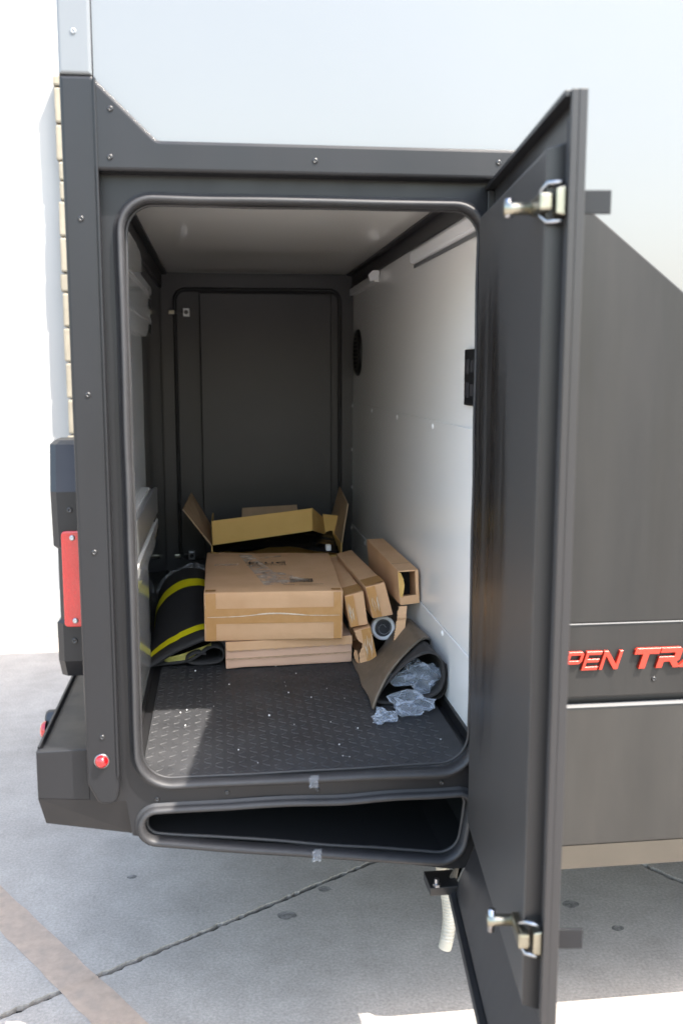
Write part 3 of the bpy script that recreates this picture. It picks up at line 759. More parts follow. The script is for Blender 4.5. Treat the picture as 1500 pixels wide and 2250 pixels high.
def latch(zc, drop):
    lt = obj('latch', dsec([(0.0222, zc - .020), (0.036, zc - .017), (0.036, zc + .017), (0.0222, zc + .020)], WD - .045, WD - .012, 0.002), 'zinc', dr)
    # bent yoke
    bm = bmesh.new()
    for s in (-1, 1):
        add_tube(bm, [D3 @ Vector((WD - .020, .024, zc + s * .026)), D3 @ Vector((WD - .03, .044, zc + s * .026)), D3 @ Vector((WD - .042, .050, zc + s * .018)), D3 @ Vector((WD - .05, .052, zc + s * .010))], 0.0034, 8)
    obj('yoke', bm, 'steel', lt, True)
    ca = bmesh.new()
    add_box(ca, (WD - .085, .040, zc - .012), (WD - .018, .058, zc + .012), 0.004, 2)
    bmesh.ops.transform(ca, verts=ca.verts, matrix=D3)
    obj('cam_arm', ca, 'zinc', lt)
    ro = bmesh.new()
    add_tube(ro, [D3 @ Vector((WD - .08, .050, zc)), D3 @ Vector((WD - .085, .082, zc - drop * .3)), D3 @ Vector((WD - .085, .095, zc - drop * .4))], [.009, .009, .0095], 10)
    obj('roller', ro, 'zinc', lt, True)
    bo = bmesh.new()
    add_tube(bo, [D3 @ Vector((WD - .087, .088, zc - .012 - drop)), D3 @ Vector((WD - .087, .088, zc + .014))], 0.0062, 8)
    obj('roller_pin', bo, 'steel', lt, True)
    hd = bmesh.new()
    add_box(hd, (WD - .030, -.043, zc - .016), (WD - .025, -.0005, zc + .016), 0.001)
    bmesh.ops.transform(hd, verts=hd.verts, matrix=D3)
    obj('outer_handle', hd, 'charcoal', lt)
latch(1.831, 0.0)
latch(0.731, 0.012)
# bracket and bolt where the door meets the underside
br = obj('door_stop', box((0.452, 1.985, 0.432), (0.520, 2.06, 0.452), 0.002), 'black', tr)
bm = bmesh.new()
add_tube(bm, [(0.468, 1.992, 0.445), (0.468, 1.992, 0.470)], 0.0055, 8)
add_tube(bm, [(0.468, 1.992, 0.452), (0.468, 1.992, 0.458)], 0.009, 6)
obj('bolt', bm, 'steel', br)
obj('lit_body_edge', plate([(0.53, 0.50), (0.60, 0.57), (0.588, 0.60), (0.495, 0.432), (0.52, 0.44)], [], 2.021, 2.03), 'skirt', br)  # pale plate paints the lit edge of the body
# white corrugated hose
bm = bmesh.new()
pts = []; rad = []
cp = [Vector((0.509, 2.16, 0.486)), Vector((0.520, 2.16, 0.36)), Vector((0.558, 2.16, 0.30)), Vector((0.530, 2.16, 0.19))]
n = 190
for k in range(n + 1):
    t = k / n
    p = cp[0] * (1 - t) ** 3 + cp[1] * 3 * t * (1 - t) ** 2 + cp[2] * 3 * t * t * (1 - t) + cp[3] * t ** 3
    pts.append(p); rad.append((0.0135 + (0.0035 if k % 6 in (1, 2, 3) else 0)) if t < .93 else 0.0165)
add_tube(bm, pts, rad, 16, False)
obj('drain_hose', bm, 'hose', tr, True)

# ------------------------------------------------------------------ things lying in the boot
def quad_box(root, name, F, B, h, material, thick=None):
    """cardboard box from front edge pair F=(left,right) and back pair B at its base, height h"""
    bm = bmesh.new()
    b = [bm.verts.new(Vector(p)) for p in (F[0], F[1], B[1], B[0])]
    t = [bm.verts.new(Vector(p) + Vector((0, 0, h))) for p in (F[0], F[1], B[1], B[0])]
    for f in ((b[0], b[1], b[2], b[3]), (t[3], t[2], t[1], t[0]), (b[0], t[0], t[1], b[1]), (b[1], t[1], t[2], b[2]), (b[2], t[2], t[3], b[3]), (b[3], t[3], t[0], b[0])): bm.faces.new(f)
    bmesh.ops.bevel(bm, geom=list(bm.edges), offset=0.004, segments=2, profile=.5, affect='EDGES')
    bmesh.ops.subdivide_edges(bm, edges=[e for e in bm.edges if e.calc_length() > .05], cuts=6, use_grid_fill=True)
    for v in bm.verts:
        v.co += Vector((mnoise.noise(v.co * 7), mnoise.noise(v.co * 7 + Vector((5, 0, 0))), mnoise.noise(v.co * 7 + Vector((0, 9, 0))))) * 0.0030
    return obj(name, bm, material, root, True)
def strip(P, Q, R_, S_, n, name, material, parent, lift, wob=.0006, seed=0, kind=None):
    """thin sheet over the bilinear patch P Q R S, lifted along normal"""
    P, Q, R_, S_ = map(Vector, (P, Q, R_, S_))
    nr = (Q - P).cross(S_ - P).normalized() * lift
    bm = bmesh.new(); g = []
    for i in range(n + 1):
        row = []
        for j in range(5):
            u, v = i / n, j / 4
            p = P.lerp(Q, u).lerp(S_.lerp(R_, u), v) + nr + nr.normalized() * wob * mnoise.noise((u * 9 + seed, v * 3, seed))
            row.append(bm.verts.new(p))
        g.append(row)
    for i in range(n):
        for j in range(4): bm.faces.new((g[i][j], g[i + 1][j], g[i + 1][j + 1], g[i][j + 1]))
    return obj(name, bm, material, parent, True)
def text_mesh(s, size, mtx, parent, material='ink', name='print'):
    cu = bpy.data.curves.new('txt', 'FONT'); cu.body = s; cu.size = size; cu.align_x = 'CENTER'; cu.resolution_u = 3
    ob = bpy.data.objects.new('txt', cu); COL.objects.link(ob)
    me = bpy.data.meshes.new_from_object(ob.evaluated_get(bpy.context.evaluated_depsgraph_get()))
    bpy.data.objects.remove(ob); bpy.data.curves.remove(cu)
    me.materials.clear(); me.materials.append(M[material])
    o = bpy.data.objects.new(name, me); COL.objects.link(o); o.matrix_basis = mtx; attach(o, parent)
    return o

# flat box underneath
fb = thing('flat_box', 'flat pinkish cardboard box with torn perforated edge under the big taped carton', 'box', (0.2, 2.9, 0.7165))
F0, F1 = Vector((0.010, 2.816, 0.7170)), Vector((0.392, 2.846, 0.7170))
B0, B1 = Vector((-0.01, 3.30, 0.7170)), Vector((0.385, 3.33, 0.7170))
quad_box(fb, 'body', (F0, F1), (B0, B1), 0.082, 'card_pink')
zt = Vector((0, 0, 1))
def saw(name, z0_, z1_, off, m, seed, amp=.0035):
    bm = bmesh.new(); n = 110; up = []; lo = []
    for k in range(n + 1):
        t = k / n
        p = F0.lerp(F1, t) + Vector((0, -off, 0))
        up.append(bm.verts.new(p + zt * z1_)); lo.append(bm.verts.new(p + Vector((0, -.001, 0)) + zt * (z0_ + amp * (abs(math.sin(t * 46 + seed)) + .5 * mnoise.noise((t * 40, seed, 0))))))
    for k in range(n): bm.faces.new((up[k], up[k + 1], lo[k + 1], lo[k]))
    r = bmesh.ops.extrude_face_region(bm, geom=list(bm.faces))
    bmesh.ops.translate(bm, verts=[v for v in r['geom'] if isinstance(v, bmesh.types.BMVert)], vec=(0, -.003, 0))
    return obj(name, bm, m, fb)
saw('torn_flap', 0.056, 0.085, 0.004, 'card', 1)
saw('torn_strip', 0.030, 0.033, 0.0022, 'card_in', 4, .002)

# big carton
bc = thing('big_carton', 'large taped brown carton with printed brand and scuffed top', 'box', (0.17, 3.1, 0.803))
G0, G1 = Vector((-0.052, 2.823, 0.8025)), Vector((0.358, 2.801, 0.8025))
H0, H1 = Vector((-0.051, 3.47, 0.8025)), Vector((0.386, 3.41, 0.8025))
HB = 0.149
quad_box(bc, 'body', (G0, G1), (H0, H1), HB, 'card')
def fr_(u, v): return G0.lerp(G1, u) + zt * (HB * v)
def tp_(u, v): return G0.lerp(G1, u).lerp(H0.lerp(H1, u), v) + zt * HB
strip(fr_(.006, .36), fr_(.994, .36), fr_(.994, .67), fr_(.006, .67), 30, 'tape', 'tape', bc, 0.0022, .0004, 1)
strip(fr_(.012, .02), fr_(.085, .02), fr_(.085, .98), fr_(.012, .98), 8, 'tape', 'tape', bc, 0.0030, .0004, 2)
strip(fr_(.935, .02), fr_(.988, .02), fr_(.988, .98), fr_(.935, .98), 8, 'tape', 'tape', bc, 0.0030, .0004, 3)
strip(tp_(.012, .01), tp_(.085, .01), tp_(.085, .045), tp_(.012, .045), 8, 'tape', 'tape', bc, 0.0022, .0003, 4)
strip(tp_(.92, .01), tp_(.988, .01), tp_(.988, .045), tp_(.92, .045), 8, 'tape', 'tape', bc, 0.0022, .0003, 5)
strip(tp_(.03, .95), tp_(.10, .95), tp_(.10, .985), tp_(.03, .985), 8, 'tape', 'tape', bc, 0.0022, .0003, 6)
bm = bmesh.new()
for s, (a0, a1) in enumerate(((.02, .98), (.38, .72))):
    pts = []
    for k in range(60):
        u = a0 + (a1 - a0) * k / 59
        pts.append(fr_(u, .50 + .055 * math.exp(-((u - .5) / .2) ** 2) + s * .012) + Vector((0, -.0036, 0)))
    add_tube(bm, pts, [.0004 + .0011 * (.4 + .6 * abs(math.sin(k * .7))) * (math.sin(math.pi * k / 59) ** .5 + .1) for k in range(60)], 6)
obj('crease_highlight', bm, 'tape_highlight', bc, True)
# print on the lid
ux = (G1 - G0).normalized(); vy = Vector((0, 0, 1)).cross(ux)
def lid_m(u, v): return Matrix.Translation(tp_(u, v) + zt * .0026) @ Matrix(((ux.x, vy.x, 0, 0), (ux.y, vy.y, 0, 0), (0, 0, 1, 0), (0, 0, 0, 1)))
text_mesh('true', 0.062, lid_m(.475, .655) @ Matrix.Scale(1.25, 4, (1, 0, 0)), bc)
text_mesh('INDUCTION', 0.024, lid_m(.475, .605) @ Matrix.Scale(.98, 4, (1, 0, 0)), bc)
bm = bmesh.new()
def prn(u0, u1, v0, v1):
    bm.faces.new([bm.verts.new(p + zt * .0026) for p in (tp_(u0, v0), tp_(u1, v0), tp_(u1, v1), tp_(u0, v1))])
prn(.345, .350, .63, .73); prn(.345, .37, .726, .732); prn(.62, .625, .63, .73); prn(.60, .625, .726, .732)
random.seed(5)
x = .635
while x < .80:
    w_ = random.choice((.002, .004, .006)); prn(x, x + w_, .18 + random.uniform(0, .015), .27); x += w_ + random.choice((.002, .003))
for k in range(7): prn(.58 + k * .012, .589 + k * .012, .125, .134)
for k in range(16): prn(.70 + k * .011, .708 + k * .011, .133, .14)
obj('print', bm, 'ink', bc, kind='stuff')
strip(tp_(.26, .92), tp_(.36, .92), tp_(.62, .16), tp_(.44, .12), 20, 'scuff', 'grime', bc, -0.0024, .0002, 8)
strip(tp_(.42, .45), tp_(.58, .42), tp_(.78, .22), tp_(.46, .16), 20, 'scuff', 'grime', bc, -0.0029, .0002, 9)
strip(tp_(.07, .60), tp_(.26, .62), tp_(.26, .66), tp_(.07, .65), 12, 'scuff', 'grime', bc, 0.0024, .0002, 12)
strip(tp_(.44, .78), tp_(.60, .85), tp_(.60, .88), tp_(.42, .83), 12, 'scuff', 'grime', bc, 0.0034, .0002, 13)

# open carton at the back
oc = thing('open_carton', 'open ochre carton with raised flaps at the back of the boot', 'box', (0.2, 3.85, 0.7165))
def slab3(pts, th, name, material, parent):
    """flat cardboard piece from a planar polygon with thickness"""
    pts = [Vector(p) for p in pts]
    nr = (pts[1] - pts[0]).cross(pts[2] - pts[0]).normalized() * th
    bm = bmesh.new()
    A = [bm.verts.new(p) for p in pts]; B = [bm.verts.new(p + nr) for p in pts]
    bm.faces.new(A); bm.faces.new(B[::-1])
    for k in range(len(pts)): bm.faces.new((A[k], A[(k + 1) % len(pts)], B[(k + 1) % len(pts)], B[k]))
    return obj(name, bm, material, parent)
OX0, OX1, OY0, OY1, OZ = -0.035, 0.462, 3.66, 4.12, 0.94
slab3([(OX0, OY0, .717), (OX1, OY0, .717), (OX1, OY0, .895), (OX0, OY0, .895)], .004, 'side', 'card_y', oc)
slab3([(OX0, OY1, .717), (OX1, OY1, .717), (OX1, OY1, OZ), (OX0, OY1, OZ)], .004, 'side', 'card_y', oc)
slab3([(OX0, OY0 + .005, .717), (OX0, OY1, .717), (OX0, OY1, OZ), (OX0, OY0 + .005, OZ)], .004, 'side', 'card_y', oc)
slab3([(OX1, OY0 + .005, .717), (OX1, OY1, .717), (OX1, OY1, OZ), (OX1, OY0 + .005, OZ)], .004, 'side', 'card_y', oc)
slab3([(OX0 - .002, OY0 + .01, OZ), (OX0 - .002, OY1 - .01, OZ), (OX0 - .085, OY1 - .06, OZ + .155), (OX0 - .107, OY0 + .02, OZ + .14)], .004, 'flap', 'card_in', oc)
slab3([(OX1 + .002, OY0 + .01, OZ), (OX1 + .002, OY1 - .01, OZ), (OX1 + .04, OY1 - .08, OZ + .175), (OX1 + .027, OY0 + .02, OZ + .15)], .004, 'flap', 'card_in', oc)
slab3([(0.09, OY1 + .005, OZ), (0.34, OY1 + .005, OZ), (0.33, OY1 + .03, OZ + .085), (0.095, OY1 + .03, OZ + .075)], .004, 'flap', 'card_in', oc)
# tray lying in the open carton
ty = thing('inner_tray', 'shallow ochre cardboard tray tilted on a black bag in the open carton', 'tray', (0.2, 3.8, 0.95))
slab3([(-0.030, 3.665, 0.943), (0.352, 3.70, 0.985), (0.350, 3.70, 1.073), (-0.032, 3.665, 1.036)], .004, 'side', 'card_y', ty)
slab3([(0.353, 3.706, 0.985), (0.425, 3.90, 0.935), (0.415, 3.90, 1.005), (0.351, 3.706, 1.073)], .004, 'side', 'card_y', ty)
slab3([(0.426, 3.90, 0.935), (0.480, 3.91, 0.925), (0.488, 3.91, 1.01), (0.416, 3.90, 1.02)], .004, 'side', 'card_y', ty)
slab3([(-0.030, 3.672, 0.943), (0.352, 3.708, 0.985), (0.42, 3.99, .96), (-0.03, 3.99, 0.925)], .004, 'base', 'card_in', ty)
slab3([(-0.031, 3.672, 0.943), (-0.031, 3.99, 0.93), (-0.031, 3.99, 1.02), (-0.033, 3.672, 1.036)], .004, 'side', 'card_y', ty)
# black bag under the tray
def crumple(name, label, cat, loc, size, seed, material, facet=True, sub=4, amp=.35, freq=2.2, group=None, squash=None):
    bm = bmesh.new()
    bmesh.ops.create_icosphere(bm, subdivisions=sub, radius=1)
    for v in bm.verts:
        d = v.co.normalized()
        n1 = mnoise.noise(d * freq + Vector((seed, 0, 0)))
        n2 = abs(mnoise.noise(d * freq * 2.3 + Vector((0, seed, 0))))
        n3 = abs(mnoise.noise(d * freq * 4 + Vector((0, seed, 3))))
        r = 1 + amp * n1 - amp * .9 * n2 - amp * .45 * n3
        v.co = Vector((d.x * r * size[0], d.y * r * size[1], d.z * r * size[2])) + Vector(loc)
        if v.co.z < .718: v.co.z = .718
    o = obj(name, bm, material, None, not facet)
    return tag(o, label, cat, group)
bagm = mat('black_bin_bag', (0.010, 0.010, 0.011), 0.22, 0)
M['bag'] = bagm
bm = bmesh.new()
bmesh.ops.create_grid(bm, x_segments=60, y_segments=24, size=0.5)
for v in bm.verts:
    x, y = v.co.x, v.co.y
    v.co = Vector((0.212 + x * .49, 3.69 + (y + .5) * .28, .925 + .022 * (1 - (2 * x) ** 2) + .006 * math.sin(y * 70 + x * 5) + .012 * mnoise.noise((x * 4, y * 14, 2)) + (y) * .05))
tag(obj('black_bag', bm, 'bag', None, True), 'shiny black plastic bag under the tray in the open carton', 'bag')

# narrow long boxes on the right: front-face quad, back-face quad
def long_box(name, label, Fq, Bq, open_end=False, flip=False):
    root = thing(name, label, 'box', tuple((Vector(Fq[0]) + Vector(Bq[0])) / 2), 'long narrow cardboard boxes by the right wall')
    F = [Vector(p) for p in Fq]; B = [Vector(p) for p in Bq]     # order BL BR TR TL
    if not open_end:
        bm = bmesh.new()
        f = [bm.verts.new(p) for p in F]; b = [bm.verts.new(p) for p in B]
        bm.faces.new(f); bm.faces.new(b[::-1])
        for k in range(4): bm.faces.new((f[k], b[k], b[(k + 1) % 4], f[(k + 1) % 4]))
        bmesh.ops.bevel(bm, geom=list(bm.edges), offset=.003, segments=2, profile=.5, affect='EDGES')
        bmesh.ops.subdivide_edges(bm, edges=[e for e in bm.edges if e.calc_length() > .05], cuts=4, use_grid_fill=True)
        for v in bm.verts: v.co += Vector((mnoise.noise(v.co * 11), mnoise.noise(v.co * 11 + Vector((5, 0, 0))), mnoise.noise(v.co * 11 + Vector((0, 9, 0))))) * 0.0014
        obj('body', bm, 'card', root, True)
        mid = lambda a, b_, t: a.lerp(b_, t)
        # taped end in two leaves
        def fp(u, v): return F[0].lerp(F[1], u).lerp(F[3].lerp(F[2], u), v)
        strip(fp(.03, .02), fp(.46, .02), fp(.46, .98), fp(.03, .98), 8, 'end_leaf', 'tape', root, .003, .001, 3)
        strip(fp(.52, .02), fp(.97, .02), fp(.97, .98), fp(.52, .98), 8, 'end_leaf', 'card', root, .0045, .0006, 4)
        def tpp(u, v): return F[3].lerp(F[2], u).lerp(B[3].lerp(B[2], u), v)
        strip(tpp(.01, .005), tpp(.99, .005), tpp(.99, .16), tpp(.01, .16), 8, 'tape', 'tape', root, .003, .0012, 6)
        bm = bmesh.new()
        for k in range(5):
            u = random.uniform(.08, .42)
            add_tube(bm, [fp(u + .03 * math.sin(j * 1.3 + k), random.uniform(.1, .3) + j * .12) + (fp(.5, .5) - B[0].lerp(B[2], .5)).normalized() * .0042 for j in range(5)], [.0003, .0008, .001, .0007, .0003], 5)
        obj('crease_highlight', bm, 'tape_highlight', root, True)
    else:
        th = .004
        for k in range(4):
            a, b_ = F[k], F[(k + 1) % 4]; c, d = B[(k + 1) % 4], B[k]
            cen = sum(F, Vector()) / 4
            nr = (b_ - a).cross(d - a).normalized()
            if nr.dot(cen - a) < 0: nr = -nr
            bm = bmesh.new()
            n = 14
            o1, o2 = [], []
            for i in range(n + 1):
                t = i / n
                p = a.lerp(b_, t); q = d.lerp(c, t)
                if k == 3: p = p + (q - p).normalized() * (.004 + .012 * abs(mnoise.noise((t * 8, 1, 5))) + .02 * math.exp(-((t - .4) / .2) ** 2) * 0)
                sh = .012 if 0 < i < n else .0
                ins = nr * th
                e0 = (b_ - a).normalized() * th
                pi = p + ins + (e0 if i == 0 else (-e0 if i == n else Vector()))
                qi = q + ins + (e0 if i == 0 else (-e0 if i == n else Vector()))
                o1.append((bm.verts.new(p), bm.verts.new(q))); o2.append((bm.verts.new(pi), bm.verts.new(qi)))
            for i in range(n):
                bm.faces.new((o1[i][0], o1[i + 1][0], o1[i + 1][1], o1[i][1]))
                bm.faces.new((o2[i][0], o2[i + 1][0], o2[i + 1][1], o2[i][1]))
                bm.faces.new((o1[i][0], o1[i + 1][0], o2[i + 1][0], o2[i][0]))
            obj('side', bm, 'card', root)
        slab3([B[0].lerp(F[0], .8), B[1].lerp(F[1], .8), B[2].lerp(F[2], .8), B[3].lerp(F[3], .8)], .003, 'inside_shade', 'void', root)  # black sheet near the mouth paints in the shade inside the box
        slab3([F[0] + Vector((0, -.002, 0)), F[1] + Vector((0, -.002, 0)), F[1].lerp(F[2], .26) + Vector((0, -.004, 0)), F[0].lerp(F[3], .26) + Vector((0, -.004, 0))], .003, 'torn_flap', 'card', root)
        slab3([F[1].lerp(F[0], .16) + Vector((0, -.0015, 0)), F[1] + Vector((0, -.0015, 0)), F[2] + Vector((0, -.0015, 0)), F[2].lerp(F[3], .16) + Vector((0, -.0015, 0))], .003, 'end_flap', 'card', root)
        bm = bmesh.new(); n = 24; up = []; lo = []
        for i in range(n + 1):
            t = i / n
            p = F[0].lerp(F[3], .24 + .72 * t)
            up.append(bm.verts.new(p + Vector((0, -.002, 0)))); lo.append(bm.verts.new(p + (F[1] - F[0]) * (.10 + .22 * math.sin(t * math.pi) * (.6 + .6 * abs(mnoise.noise((t * 9, 2, 2))))) + Vector((0, -.012, 0))))
        for i in range(n): bm.faces.new((up[i], up[i + 1], lo[i + 1], lo[i]))
        obj('torn_edge', bm, 'card_y', root)
    return root
random.seed(11)
long_box('long_box', 'narrow brown box with taped split end standing beside the big carton',
         [(0.385, 2.82, 0.831), (0.438, 2.82, 0.841), (0.423, 2.82, 0.943), (0.365, 2.82, 0.929)],
         [(0.395, 3.44, 0.84), (0.435, 3.46, 0.84), (0.420, 3.46, 0.93), (0.388, 3.44, 0.93)])
long_box('long_box', 'narrow brown box leaning in the middle of the three, white ring lamp under its end',
         [(0.456, 2.84, 0.852), (0.518, 2.84, 0.862), (0.492, 2.84, 0.965), (0.432, 2.84, 0.951)],
         [(0.433, 3.38, 0.86), (0.50, 3.44, 0.86), (0.475, 3.46, 0.951), (0.410, 3.39, 0.951)])
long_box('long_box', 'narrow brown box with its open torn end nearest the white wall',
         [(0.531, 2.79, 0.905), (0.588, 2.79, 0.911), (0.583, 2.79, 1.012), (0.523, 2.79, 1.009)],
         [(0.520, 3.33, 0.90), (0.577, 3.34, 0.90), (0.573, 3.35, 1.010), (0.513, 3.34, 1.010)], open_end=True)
# crushed short box below
cb = thing('crushed_box', 'short brown box with crushed torn left side on the floor by the brown mat', 'box', (0.43, 2.85, 0.72))
F = [Vector(p) for p in ((0.411, 2.80, 0.7225), (0.464, 2.80, 0.735), (0.442, 2.80, 0.838), (0.392, 2.80, 0.826))]
B = [Vector(p) for p in ((0.415, 3.05, 0.722), (0.468, 3.05, 0.732), (0.455, 3.05, 0.826), (0.405, 3.05, 0.822))]
bm = bmesh.new()
n = 16; fl_, fr2, bl_, br_ = [], [], [], []
for i in range(n + 1):
    t = i / n
    jag = (.012 * abs(mnoise.noise((t * 7, 3, 1))) + .016 * math.exp(-((t - .55) / .16) ** 2)) if 0 < i < n else 0
    fl_.append(bm.verts.new(F[0].lerp(F[3], t) + Vector((jag, -.002 * mnoise.noise((t * 9, 0, 0)), 0))))
    fr2.append(bm.verts.new(F[1].lerp(F[2], t) + Vector((0, .003 * mnoise.noise((t * 6, 4, 0)), 0))))
    bl_.append(bm.verts.new(B[0].lerp(B[3], t))); br_.append(bm.verts.new(B[1].lerp(B[2], t)))
for i in range(n):
    bm.faces.new((fl_[i], fr2[i], fr2[i + 1], fl_[i + 1]))
    bm.faces.new((fr2[i], br_[i], br_[i + 1], fr2[i + 1]))
    bm.faces.new((bl_[i], br_[i], br_[i + 1], bl_[i + 1]))
bm.faces.new((fl_[n], fr2[n], br_[n], bl_[n])); bm.faces.new((fl_[0], fr2[0], br_[0], bl_[0]))
obj('body', bm, 'card', cb)
def fpp(u, v): return F[0].lerp(F[1], u).lerp(F[3].lerp(F[2], u), v)
strip(fpp(.42, .01), fpp(.99, .01), fpp(.99, .99), fpp(.42, .99), 10, 'tape', 'tape', cb, .0035, .0016, 31)
bm = bmesh.new()
for k in range(6):
    u = .45 + .09 * k
    add_tube(bm, [fpp(u + .05 * math.sin(j * 1.1 + k * 2), .12 + .1 * (k % 3) + j * .12) + Vector((0, -.0052, 0)) for j in range(5)], [.0003, .0009, .0013, .0008, .0003], 5)
obj('crease_highlight', bm, 'tape_highlight', cb, True)
bm = bmesh.new()
nn_ = 10
ed = []
for i in range(nn_ + 1):
    t = i / nn_
    p = fpp(0.0, .02 + .40 * t) + Vector((-.002, -.004, 0))
    q = fpp(-.12 - .10 * math.sin(t * 3.1) - .05 * abs(mnoise.noise((t * 8, 7, 1))), .02 + .40 * t) + Vector((0, .012, 0))
    ed.append((bm.verts.new(p), bm.verts.new(q)))
for i in range(nn_): bm.faces.new((ed[i][0], ed[i + 1][0], ed[i + 1][1], ed[i][1]))
obj('torn_flap', bm, 'card', cb)
# loose cardboard strip
ls = obj('cardboard_strip', bmesh.new(), 'card', None)
bm = bmesh.new(); g = []
a0, a1, b1, b0 = Vector((0.519, 2.762, 0.906)), Vector((0.546, 2.762, 0.908)), Vector((0.531, 2.735, 0.797)), Vector((0.499, 2.735, 0.800))
for i in range(31):
    t = i / 30
    l = a0.lerp(b0, t); r_ = a1.lerp(b1, t)
    kink = Vector((0, -.006 * math.exp(-((t - .28) / .05) ** 2), 0))
    g.append((bm.verts.new(l + kink + Vector((.0035 * (i % 2) + .003 * mnoise.noise((t * 10, 0, 0)), 0, 0))), bm.verts.new(r_ + kink)))
for i in range(30): bm.faces.new((g[i][0], g[i + 1][0], g[i + 1][1], g[i][1]))
ex = bmesh.ops.extrude_face_region(bm, geom=list(bm.faces))
bmesh.ops.translate(bm, verts=[v for v in ex['geom'] if isinstance(v, bmesh.types.BMVert)], vec=(0, .0035, 0))
bmesh.ops.recalc_face_normals(bm, faces=bm.faces); bm.to_mesh(ls.data); bm.free()
tag(ls, 'torn ribbed cardboard strip hanging below the open-ended box', 'strip')
# round lamp with a white ring
rl_ = thing('ring_lamp', 'round white-rimmed fitting with dark face wedged under the narrow boxes', 'lamp', (0.50, 2.9, 0.75))
RL = T((0.497, 2.90, 0.806)) @ Matrix.Rotation(R(-8), 4, 'X') @ Matrix.Rotation(R(6), 4, 'Z')
def lay(name, prof_, m, parent, sm=True, n=36):
    o = obj(name, lathe_bm(prof_, n), m, None, sm); o.matrix_basis = RL; attach(o, parent); return o
lay('rim', [(0.027, 0.004), (0.028, 0.010), (0.033, 0.013), (0.0375, 0.010), (0.0385, 0.002), (0.037, -0.02), (0.0, -0.02)], 'white_plastic', rl_)
lay('face', [(0.028, 0.004), (0.022, 0.006), (0.012, 0.004), (0.0, 0.006)], 'dark_gloss', rl_)
bm = bmesh.new()
for k in range(7):
    a = k * .9; rr = .008 + .0025 * k
    add_tube(bm, [(rr * math.cos(a + j * .25), -.0068, rr * math.sin(a + j * .25)) for j in range(7)], [.0001, .0003, .0004, .0004, .0003, .0002, .0001], 5)
o = obj('film_crease', bm, 'grey_mould', None, True); o.matrix_basis = RL; attach(o, rl_)

# brown rolled mat against the right wall
def catmull(pts, n):
    pts = [Vector(p) for p in pts]; out = []
    P = [pts[0] * 2 - pts[1]] + pts + [pts[-1] * 2 - pts[-2]]
    m = len(pts) - 1
    for i in range(n + 1):
        s = i / n * m; k = min(int(s), m - 1); t = s - k
        p0, p1, p2, p3 = P[k:k + 4]
        out.append(0.5 * ((2 * p1) + (p2 - p0) * t + (2 * p0 - 5 * p1 + 4 * p2 - p3) * t * t + (3 * p1 - p0 - 3 * p2 + p3) * t ** 3))
    return out
def loft(secF, secB, yF, yB, n, m, th, name, material, parent, wr=.002, seed=0):
    """two cross sections (x,z) lofted from yF(s) to yB, thickened inward"""
    a = catmull(secF, n); b = catmull(secB, n)
    bm = bmesh.new(); g = []
    for i in range(n + 1):
        s = i / n; row = []
        for j in range(m + 1):
            t = j / m
            y0_ = yF(s); y = y0_ + (yB - y0_) * t
            tt = max(0, min(1, (y - 2.42) / (yB - 2.42))) if name != 'sheet' else t
            p = a[i].lerp(b[i], tt)
            w_ = wr * mnoise.noise((s * 5 + seed, y * 9, seed))
            row.append(bm.verts.new((p.x + w_, y, p.y + w_)))
        g.append(row)
    for i in range(n):
        for j in range(m): bm.faces.new((g[i][j], g[i + 1][j], g[i + 1][j + 1], g[i][j + 1]))
    o = obj(name, bm, material, parent, True)
    md = o.modifiers.new('thick', 'SOLIDIFY'); md.thickness = th; md.offset = 0
    return o
rmt = thing('brown_roll_mat', 'dusty brown rolled mat lying against the white wall with plastic bags inside', 'mat', (0.5, 2.6, 0.7165))
sF = [(0.391, 0.7195), (0.402, 0.752), (0.430, 0.802), (0.478, 0.850), (0.533, 0.878), (0.572, 0.866), (0.586, 0.838)]
sB = [(0.392, 0.7195), (0.44, 0.724), (0.475, 0.742), (0.515, 0.790), (0.550, 0.838), (0.578, 0.838), (0.588, 0.80)]
loft(sF, sB, lambda s: 2.415 + .27 * max(0, s - .12) ** 1.4, 2.86, 40, 30, .006, 'outer_wrap', 'felt', rmt, .004, 3)
cF = [(0.585, 0.83), (0.589, 0.78), (0.575, 0.735), (0.52, 0.7215), (0.45, 0.7205), (0.405, 0.727), (0.412, 0.757), (0.440, 0.797), (0.485, 0.842), (0.533, 0.866), (0.565, 0.853), (0.578, 0.81), (0.566, 0.765), (0.52, 0.738)]
cB = [(0.588, 0.80), (0.589, 0.76), (0.57, 0.73), (0.53, 0.7215), (0.49, 0.7205), (0.455, 0.722), (0.46, 0.726), (0.48, 0.74), (0.515, 0.778), (0.548, 0.825), (0.575, 0.825), (0.578, 0.80), (0.566, 0.755), (0.54, 0.738)]
loft(cF, cB, lambda s: 2.425 + .02 * math.sin(s * 5), 2.85, 70, 16, .005, 'inner_wrap', 'felt_in', rmt, .002, 5)
# crumpled clear plastic
def film(name, label, loc, size, seed, freq):
    o = crumple(name, label, 'plastic bag', loc, size, seed, 'film', True, 3, .70, freq, 'crumpled clear plastic by the brown mat')
    return o
film('plastic_bag', 'crumpled clear plastic bag stuffed in the mouth of the brown mat', (0.515, 2.46, 0.795), (0.068, 0.05, 0.050), 2.0, 1.3)
film('plastic_bag', 'crumpled bluish plastic bag hanging out of the bottom of the brown mat', (0.485, 2.375, 0.748), (0.060, 0.040, 0.036), 6.0, 1.3)
film('plastic_bag', 'small twisted scrap of clear plastic on the tread floor', (0.402, 2.325, 0.733), (0.034, 0.026, 0.022), 9.0, 1.3)

